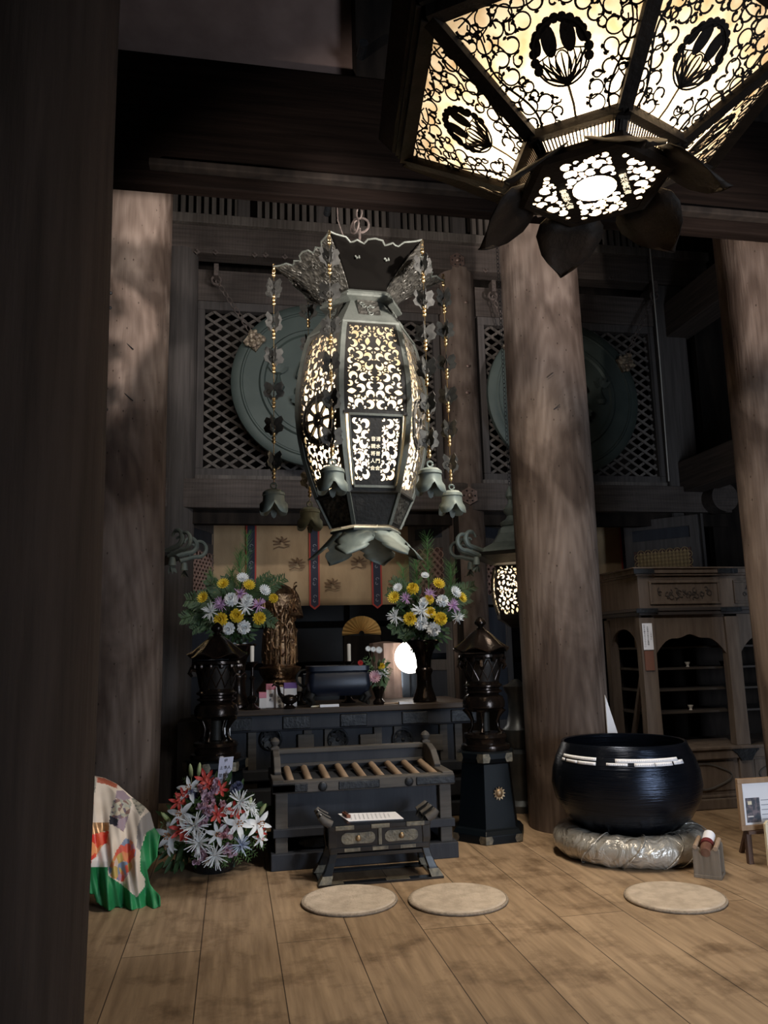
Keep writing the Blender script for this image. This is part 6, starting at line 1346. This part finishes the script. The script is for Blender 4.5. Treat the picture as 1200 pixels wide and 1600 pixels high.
def F_rose(p, d, r, col, par, name='stock_flower'):
    m = MB(); rdk = random.Random(int(p.x*5555)+int(p.z*777)); d = V(d).normalized()
    for k in range(5):
        c = p+V((rdk.uniform(-1, 1), rdk.uniform(-1, 1), rdk.uniform(-1, 1)))*r*.55
        for j in range(9):
            q = V((rdk.uniform(-1, 1), rdk.uniform(-1.2, .6), rdk.uniform(-1, 1))).normalized(); m.petal(c+q*r*.12, q, d, r*.55, r*.5, 1.1, 3, .6, .5)
    return m.build(name, PET[col], par, 2)
def F_bud(p, d, r, par, col='bud', name='lily_bud'):
    d = V(d).normalized(); m = MB(); m.tube([p-d*r, p-d*r*.7, p, p+d*r*.7, p+d*r], [r*.12, r*.28, r*.33, r*.22, r*.04], 10); m.tube([p-d*r, p-d*r*2.4-V((0, 0, r))], r*.07, 5); return m.build(name, PET[col], par, 2)
def F_pine(p0, p1, r, par, m_=None, dens=1.):
    p0 = V(p0); p1 = V(p1); m = MB(); m.tube([p0, p1], r*.05, 6); ax = (p1-p0).normalized(); o1 = ax.orthogonal().normalized(); o2 = ax.cross(o1); L = (p1-p0).length; rdk = random.Random(int(p1.x*3333))
    for k in range(int(150*dens)):
        t = rdk.uniform(.25, 1.); a = rdk.uniform(0, 6.3); q = ((o1*cos(a)+o2*sin(a))*.75+ax*rdk.uniform(.5, 1.3)).normalized(); b = p0+ax*L*t; s_ = q.orthogonal().normalized()*r*.022; e = b+q*r*rdk.uniform(.7, 1.1)
        m.add([b-s_, b+s_, e+s_*.4, e-s_*.4], [(0, 1, 2, 3)])
    return m.build('pine_sprig', m_ or pine_m, par)
def F_fern(p0, p1, w, par, m_=None, name='fern_frond', n=16):
    p0 = V(p0); p1 = V(p1); m = MB(); ax = (p1-p0); L = ax.length; ax.normalize(); side = ax.cross(V((0, -1, .2))).normalized(); nn = side.cross(ax); rdk = random.Random(int(p1.x*2222)+int(p1.z*100))
    m.tube([p0, p0.lerp(p1, .5)+V((0, 0, L*.06)), p1], w*.025, 5)
    for k in range(n):
        t = .18+.82*k/n; b = p0+ax*L*t+V((0, 0, L*.06*4*t*(1-t)*.5))
        for sg in (-1, 1):
            q = (side*sg+ax*.7+nn*rdk.uniform(-.3, .3)).normalized(); l_ = w*(1-t*.65)
            for j in range(3): m.petal(b+q*l_*j*.25, (q+ax*rdk.uniform(-.3, .5)), nn, l_*.5, l_*.2, rdk.uniform(-.4, .4), 2, .2, .2)
    return m.build(name, m_ or darkleaf_m, par, 2)
def F_leaves(c, R, n, par, rdk, size=.07, m_=None, name='leaf_spray', sq=(1, .7, .8)):
    m = MB(); c = V(c)
    for k in range(n):
        q = V((rdk.gauss(0, 1), rdk.gauss(0, 1), rdk.gauss(0, 1))).normalized(); b = c+V((q.x*R*sq[0], q.y*R*sq[1], q.z*R*sq[2]))*rdk.uniform(.3, .95); m.petal(b, q+V((0, 0, rdk.uniform(-.6, .4))), V((0, -1, .3)), size*rdk.uniform(.6, 1.3), size*.35, rdk.uniform(-.5, .8), 3, .08, .2)
    return m.build(name, m_ or darkleaf_m, par, 2)

def altar_bouquet(vx, Y, cpx, cpy, blooms, pines, ferns, label):
    base = V((vx, Y, ZA+.42)); C = atY(cpx, cpy, Y); t = thing('flower_arrangement', base, label, 'flower arrangement'); k = pxm(cpx, cpy, Y); rdk = random.Random(int(cpx))
    def D(px, py, f=1.): q = sqrt(max(0, 1-min(1, ((px-cpx)/80)**2+((py-cpy)/62)**2))); return Y-.24*q*f-.02
    for (px, py, ty, col, r) in blooms:
        p = atY(px, py, D(px, py)); d = (p-(C+V((0, .1, -.05)))).normalized()+V((0, -.6, .15)); {'p': F_pom, 'f': F_flat, 's': F_spider, 'l': F_lily}[ty](p, d, r*k, col, t)
        MB().tube([p, p.lerp(C, .5)+V((0, .03, -.02)), V((vx, Y, ZA+.56))], .004, 5).build('flower_stem', stem_m, t)
    for (px, py, r) in pines: p = atY(px, py, Y+.02); F_pine(C+V((0, .02, -.02)) if py > cpy-60 else V((p.x, Y+.02, C.z+.05)), p, r*k, t)
    for (px, py, w) in ferns: F_fern(C+(atY(px, py, Y)-C)*.25, atY(px, py, Y-.03), w*k, t)
    for j in range(4): F_leaves(C+V((rdk.uniform(-.14, .14), -.02, rdk.uniform(-.22, .0))), .22, 60, t, rdk, .08)
    F_leaves(V((vx, Y, ZA+.60)), .15, 60, t, rdk, .08, sq=(1, .6, 1.1))
    return t
altar_bouquet(LVX, AY+.22, 370, 950, [(379, 904, 'f', 'white', 9), (349, 913, 'f', 'yellow', 9), (389, 915, 'f', 'yellow', 9), (413, 923, 'f', 'white', 9), (318, 934, 'f', 'yellow', 9), (427, 935, 'p', 'yellow', 7), (375, 929, 's', 'lilac', 11),
    (361, 937, 'p', 'white', 10), (387, 937, 'p', 'white', 8), (345, 944, 's', 'lilac', 12), (404, 946, 's', 'lilac', 12), (330, 956, 's', 'white', 15), (383, 948, 's', 'white', 15), (345, 968, 'p', 'yellow', 10), (370, 962, 'p', 'yellow', 10), (405, 966, 'p', 'yellow', 9.5), (357, 982, 'p', 'white', 9), (381, 980, 'p', 'white', 10), (366, 1008, 'f', 'white', 5), (382, 1007, 'f', 'white', 4)],
    [(386, 834, 17), (375, 862, 19), (362, 893, 17), (327, 897, 16)], [(446, 903, 26), (424, 897, 22), (410, 915, 20), (322, 905, 24), (291, 938, 34), (282, 968, 30), (300, 985, 26), (430, 975, 26), (350, 900, 20)],
    'tall bouquet of yellow white and lilac chrysanthemums with pine in the left altar vase')
altar_bouquet(RVX, AY+.22, 665, 952, [(664, 900, 'f', 'white', 6), (685, 913, 'f', 'yellow', 9), (645, 920, 'p', 'yellow', 8.5), (622, 919, 'f', 'white', 7), (616, 934, 'f', 'yellow', 9), (635, 935, 's', 'lilac', 9), (672, 929, 's', 'lilac', 10), (711, 926, 'f', 'white', 9), (721, 934, 'f', 'yellow', 8), (670, 937, 'p', 'yellow', 7),
    (691, 939, 'p', 'white', 8.5), (662, 940, 'p', 'white', 6), (707, 947, 's', 'lilac', 12), (714, 964, 's', 'white', 11), (659, 955, 's', 'white', 16), (618, 964, 's', 'white', 13), (641, 967, 'p', 'yellow', 9.5), (672, 957, 'p', 'yellow', 8), (688, 967, 'p', 'yellow', 9.5), (658, 974, 'p', 'white', 9.5), (677, 983, 'p', 'white', 10)],
    [(667, 838, 18), (650, 872, 17), (704, 882, 17), (630, 888, 16)], [(742, 915, 26), (735, 935, 24), (605, 925, 24), (610, 985, 26), (612, 905, 22), (628, 1000, 24), (730, 960, 20)],
    'tall bouquet of yellow white and lilac chrysanthemums with pine in the right altar vase')
# small bouquet right of the burner
q = atY(592, 1095, AY+.12); sv = MB(); sv.lathe([(.05, 0), (.055, .02), (.03, .05), (.045, .10), (.06, .14), (.045, .16), (.03, .15)], (q.x, AY+.12, ZA), 20)
tag(sv.build('flower_vase', stupa_m, smooth=True), 'small dark vase right of the blue incense burner', 'vase')
t = thing('flower_arrangement', (q.x, AY+.12, ZA+.15), 'small loose bunch of white yellow and pink flowers right of the incense burner', 'flower arrangement'); k = pxm(592, 1050, AY+.12); rdk = random.Random(9)
for (px, py, ty, col, r) in ((596, 1041, 'p', 'yellow', 5), (598, 1052, 's', 'white', 9), (585, 1058, 'f', 'pink', 9), (592, 1016, 'f', 'white', 5), (583, 1015, 'f', 'white', 4), (575, 1014, 'f', 'white', 4), (563, 1036, 'f', 'red', 4)):
    p = atY(px, py, AY+.10); {'p': F_pom, 'f': F_flat, 's': F_spider}[ty](p, V((0, -1, .3)), r*k, col, t); MB().tube([p, V((q.x, AY+.12, ZA+.15))], .003, 5).build('flower_stem', stem_m, t)
for (px, py) in ((606, 1030), (612, 1043), (604, 1062), (585, 1070), (600, 1072), (570, 1025)): F_fern(V((q.x, AY+.12, ZA+.15)), atY(px, py, AY+.12), 12*k, t, leafg_m, 'leaf_spray', 8)
F_leaves(V((q.x-.02, AY+.14, ZA+.3)), .14, 70, t, rdk, .06)

# floor arrangement
fb = atZ(334, 1362, 0); FYc = fb.y+.06; fx = atY(334, 1340, FYc).x
BK = MB(); BK.lathe([(.13, 0), (.14, .02), (.16, .13), (.175, .16), (.165, .165), (.14, .12), (.02, .11)], (fx, FYc, 0), 32)
tag(BK.build('flower_basket', lacq_m, smooth=True), 'low black basket on the floor under the white lilies', 'basket')
cpx, cpy = 334, 1282; C = atY(cpx, cpy, FYc); k = pxm(cpx, cpy, FYc)
t = thing('flower_arrangement', (fx, FYc, .12), 'large floor bouquet of white lilies, spider mums and red flame lilies beside the offertory box', 'flower arrangement'); rdk = random.Random(3)
def D(px, py): return FYc-.26*sqrt(max(0, 1-min(1, ((px-cpx)/92)**2+((py-cpy)/85)**2)))-.02
def out(p, s_=.7): return (p-(C+V((0, .15, -.05)))).normalized()+V((0, -s_, .1))
for (px, py, r) in ((297, 1233, 21), (283, 1272, 22), (266, 1305, 25), (372, 1287, 24), (404, 1287, 23), (350, 1268, 18), (340, 1303, 18), (263, 1322, 15), (407, 1310, 14)):
    p = atY(px, py, D(px, py)-.03); F_lily(p, out(p, .5), r*k*.92, 'white', t, 'white_lily')
for (px, py, r, c_) in ((375, 1253, 20, 'white'), (304, 1290, 22, 'white'), (310, 1316, 22, 'white'), (336, 1336, 22, 'white'), (376, 1320, 17, 'blue'), (391, 1262, 13, 'white')):
    p = atY(px, py, D(px, py)-.05); F_spider(p, out(p, 1.), r*k, c_, t)
for (px, py, r) in ((321, 1218, 15), (345, 1233, 12), (279, 1253, 13), (286, 1243, 11), (282, 1296, 15), (340, 1272, 13), (369, 1266, 13), (407, 1301, 9), (326, 1225, 11), (290, 1305, 10)):
    p = atY(px, py, D(px, py)-.04); F_gloriosa(p, out(p, .8), r*k, 'red', t)
for (px, py, r) in ((334, 1230, 12), (324, 1243, 12), (318, 1262, 12), (327, 1252, 11), (351, 1302, 13), (358, 1327, 12), (312, 1338, 12), (351, 1260, 9), (318, 1282, 9), (328, 1268, 9), (317, 1232, 9), (337, 1222, 8)):
    p = atY(px, py, D(px, py)-.03); F_rose(p, out(p), r*k, 'pink' if px % 2 else 'mauve', t)
for (px, py, dx, dz, r) in ((298, 1204, -.1, 1, 11), (311, 1202, .1, 1, 11), (259, 1277, -.6, .7, 11), (410, 1265, .5, .8, 11), (390, 1257, .2, 1, 12)):
    p = atY(px, py, D(px, py)-.02); F_bud(p, V((dx, -.2, dz)), r*k, t)
for (px, py) in ((372, 1228), (366, 1233), (303, 1240), (322, 1273), (297, 1242)):
    p = atY(px, py, D(px, py)); F_pom(p, out(p), 7*k, 'thistle', t, 'sea_holly')
for (px, py, w) in ((250, 1290, 22), (262, 1335, 20), (300, 1350, 20), (352, 1356, 22), (392, 1345, 22), (415, 1325, 22), (402, 1338, 18), (330, 1358, 18), (272, 1240, 18), (357, 1215, 16), (398, 1240, 18), (405, 1270, 18), (376, 1350, 18), (285, 1215, 14)):
    e = atY(px, py, D(px, py)-.06); F_fern(C+(e-C)*.3, e, w*k*.8, t, leafg_m, 'leaf_spray', 10)
for j in range(5): F_leaves(C+V((rdk.uniform(-.2, .2), 0, rdk.uniform(-.2, .1))), .24, 90, t, rdk, .09)
F_leaves(V((fx, FYc, .2)), .2, 90, t, rdk, .08, sq=(1, .7, .6))
for j in range(9): a = rdk.uniform(0, 6.3); MB().tube([(fx+.05*cos(a), FYc+.05*sin(a), .12), C+V((.2*cos(a), .1*sin(a), 0))], .004, 5).build('flower_stem', stem_m, t)
# paper tag on a stick
a, b, c_, d_ = atY(343, 1184, FYc+.0), atY(365, 1182, FYc+.0), atY(360, 1226, FYc+.0), atY(339, 1224, FYc+.0)
TG = thing('name_tag', (d_+c_)/2, 'white paper tag with black brush writing standing above the floor bouquet', 'paper tag')
o_ = V((0, .004, 0)); MB().add([a, b, c_, d_, a+o_, b+o_, c_+o_, d_+o_], [(3, 2, 1, 0), (4, 5, 6, 7), (0, 1, 5, 4), (1, 2, 6, 5), (2, 3, 7, 6), (3, 0, 4, 7)]).build('paper', mat('tag_paper', (.70, .70, .86), .8), TG)
ex = (b-a).normalized(); ey = (a-d_).normalized()
def TP(px, py): return atY(px, py, FYc)+V((0, -.003, 0))
text_mesh('brush_writing', '供', .022, frame_M(TP(353.5, 1188), ex, ey), ink_m, TG)
for (px, py, ch) in ((358, 1199, '人'), (352.5, 1199, '本'), (346, 1200, '上'), (357, 1210.5, '興'), (351, 1211, '保'), (344.5, 1212, '望'), (356, 1219, '子'), (350.5, 1219.5, '品'), (343.5, 1220, '城')):
    text_mesh('brush_writing', ch, .026, frame_M(TP(px, py), ex, ey), ink_m, TG)
MB().bar((c_+d_)/2+V((0, .008, .05)), (fx, FYc+.03, .14), .006, .006).build('stick', tanwood_m, TG)

# ================================================================== DRAPED PATCHWORK CLOTH
def patch(name, cols, sc_=40, rough=.6, metal=0):
    m = bpy.data.materials.new(name); m.use_nodes = True; nt = m.node_tree; b = nt.nodes['Principled BSDF']; tc = nt.nodes.new('ShaderNodeTexCoord'); v = nt.nodes.new('ShaderNodeTexVoronoi'); v.inputs['Scale'].default_value = sc_
    sp = nt.nodes.new('ShaderNodeSeparateColor'); r = nt.nodes.new('ShaderNodeValToRGB'); r.color_ramp.interpolation = 'CONSTANT'
    while len(r.color_ramp.elements) < len(cols): r.color_ramp.elements.new(.5)
    for i, c in enumerate(cols): r.color_ramp.elements[i].position = i/len(cols); r.color_ramp.elements[i].color = (*c, 1)
    nt.links.new(tc.outputs['Object'], v.inputs['Vector']); nt.links.new(v.outputs['Color'], sp.inputs[0]); nt.links.new(sp.outputs[0], r.inputs[0]); nt.links.new(r.outputs[0], b.inputs['Base Color']); b.inputs['Roughness'].default_value = rough; b.inputs['Metallic'].default_value = metal
    return m
cm = [mat('cream_silk', (.66, .54, .42), .6, 0, (.74, .63, .52), (1, 1, 1), 5), mat('green_silk', (.012, .17, .05), .55, 0, (.02, .23, .08), (1, 1, 1), 5), patch('red_brocade', [(.65, .05, .03), (.6, .03, .02), (.72, .09, .04), (.75, .3, .12)], 22, .4),
      mat('gold_brocade', (.36, .19, .09), .35, .5, (.5, .3, .15), (1, 1, 4), 12), mat('rust_silk', (.42, .11, .06), .6), patch('flower_brocade', [(.30, .30, .24), (.40, .38, .30), (.22, .12, .10), (.14, .10, .13), (.5, .42, .3)], 45),
      mat('black_silk', (.02, .02, .03), .6), patch('fruit_brocade', [(.62, .10, .06), (.65, .22, .08), (.5, .35, .1), (.45, .25, .32), (.66, .5, .4), (.2, .25, .35)], 24), mat('grey_silk', (.30, .27, .25), .6), patch('grey_brocade', [(.18, .17, .14), (.30, .28, .22), (.4, .36, .28)], 60), mat('mauve_silk', (.30, .22, .26), .6), mat('pale_silk', (.80, .72, .66), .5)]
RB = [(1211, 140), (1213, 152), (1215, 163), (1225, 183), (1245, 206), (1260, 226), (1270, 235), (1292, 241), (1305, 250), (1338, 245), (1360, 230), (1381, 234), (1400, 249), (1418, 250), (1426, 250)]
def xr(y):
    for (y0, x0_), (y1, x1_) in zip(RB, RB[1:]):
        if y <= y1: return x0_+(x1_-x0_)*max(0, (y-y0))/(y1-y0)
    return 250
def bot(x):
    P = [(60, 1394), (129, 1393), (147, 1398), (150, 1409), (170, 1423), (249, 1419), (260, 1418)]
    for (x0_, y0_), (x1_, y1_) in zip(P, P[1:]):
        if x <= x1_: return y0_+(y1_-y0_)*(x-x0_)/(x1_-x0_)
    return 1420
def cr(P): return [(120+x/6.957, 1200+y/6.957) for x, y in P]
def inside(P, x, y):
    c = False; j = len(P)-1
    for i in range(len(P)):
        if (P[i][1] > y) != (P[j][1] > y) and x < (P[j][0]-P[i][0])*(y-P[i][1])/(P[j][1]-P[i][1])+P[i][0]: c = not c
        j = i
    return c
REG = [(8, cr([(700, 540), (790, 470), (850, 650), (740, 720), (690, 900), (650, 860), (660, 640)])), (9, cr([(590, 330), (640, 330), (745, 430), (690, 530)])), (5, cr([(400, 350), (520, 300), (600, 380), (575, 470), (510, 700), (430, 640), (350, 600), (365, 480)])), (10, cr([(430, 250), (500, 240), (590, 330), (520, 350), (420, 330)])), (10, cr([(450, 560), (560, 520), (510, 690), (430, 640)])),
       (6, cr([(360, 515), (450, 560), (440, 630), (352, 605)])), (4, cr([(220, 98), (300, 110), (440, 178), (435, 222), (330, 180), (218, 158)])), (7, cr([(350, 1080), (430, 900), (530, 760), (600, 790), (645, 900), (630, 1000), (590, 1100), (500, 1240), (380, 1190), (345, 1130)])),
       (2, cr([(-300, 740), (345, 690), (330, 800), (310, 850), (270, 850), (230, 920), (200, 980), (160, 1000), (150, 1075), (-300, 1075)])), (3, cr([(-300, 640), (140, 590), (350, 590), (350, 680), (110, 735), (-300, 760)])), (2, cr([(130, 270), (185, 280), (180, 400), (125, 410)])), (9, cr([(135, 120), (215, 110), (200, 270), (130, 250)])),
       (11, cr([(310, 820), (345, 830), (335, 1078), (150, 1078), (160, 1000), (230, 960), (270, 860)])),
       (1, cr([(-400, 1075), (335, 1075), (340, 1170), (480, 1260), (650, 1405), (745, 1280), (740, 1200), (690, 1120), (690, 900), (760, 700), (850, 645), (1000, 700), (1000, 1700), (-400, 1700)]))]
m = MB(); nx, ny = 120, 142; grid = {}; vs = []; fs = []; mi = []; pxs = []
for j in range(ny+1):
    py = 1211+(1426-1211)*j/ny; x1_ = xr(py)
    for i in range(nx+1):
        px = 62+(x1_-62)*i/nx; v = (py-1211)/215; u = i/nx
        Y = 5.42-.30*min(1, v*1.6)**.8-.05*v+.030*sin(px*.16+v*3)*(.2+v)+.05*max(0, u-.86)/.14*(1-v*.7)+.018*sin(px*.37-py*.05)*v
        Y -= .02*sin(py*.09+px*.05)*v
        p = atY(px, min(py, 1500), Y)
        if p.z < .004: p = V((p.x, p.y, .004))
        vs.append(p); pxs.append((px, py))
for j in range(ny):
    for i in range(nx):
        a = j*(nx+1)+i; cx_ = sum(pxs[q][0] for q in (a, a+1, a+nx+1, a+nx+2))/4; cy_ = sum(pxs[q][1] for q in (a, a+1, a+nx+1, a+nx+2))/4
        if cy_ > bot(cx_): continue
        g = 0
        for k_, P in REG:
            if inside(P, cx_, cy_): g = k_
        fs.append((a, a+nx+1, a+nx+2, a+1)); mi.append(g)
used = sorted({q for f in fs for q in f}); mp_ = {q: n for n, q in enumerate(used)}
m.v = [vs[q] for q in used]; m.f = [[mp_[q] for q in f] for f in fs]; m.m = mi
o = m.build('patchwork_cloth', cm, smooth=2); md = o.modifiers.new('s', 'SOLIDIFY'); md.thickness = .006; md.offset = -1
tag(o, 'cream and green patchwork silk cloth with red brocade draped beside the huge dark pillar', 'cloth')
c = atZ(150, 1405, 0); RK = thing('low_rack', (c.x-.35, 5.45, 0), 'low dark wooden rack hidden under the patchwork silk cloth', 'rack')
MB().bb(c.x-.75, c.x+.18, 5.50, 5.60, .45, .50).build('top_bar', black_m, RK)
for x in (c.x-.70, c.x+.12): MB().bb(x-.03, x+.03, 5.52, 5.58, 0, .45).build('leg', black_m, RK)
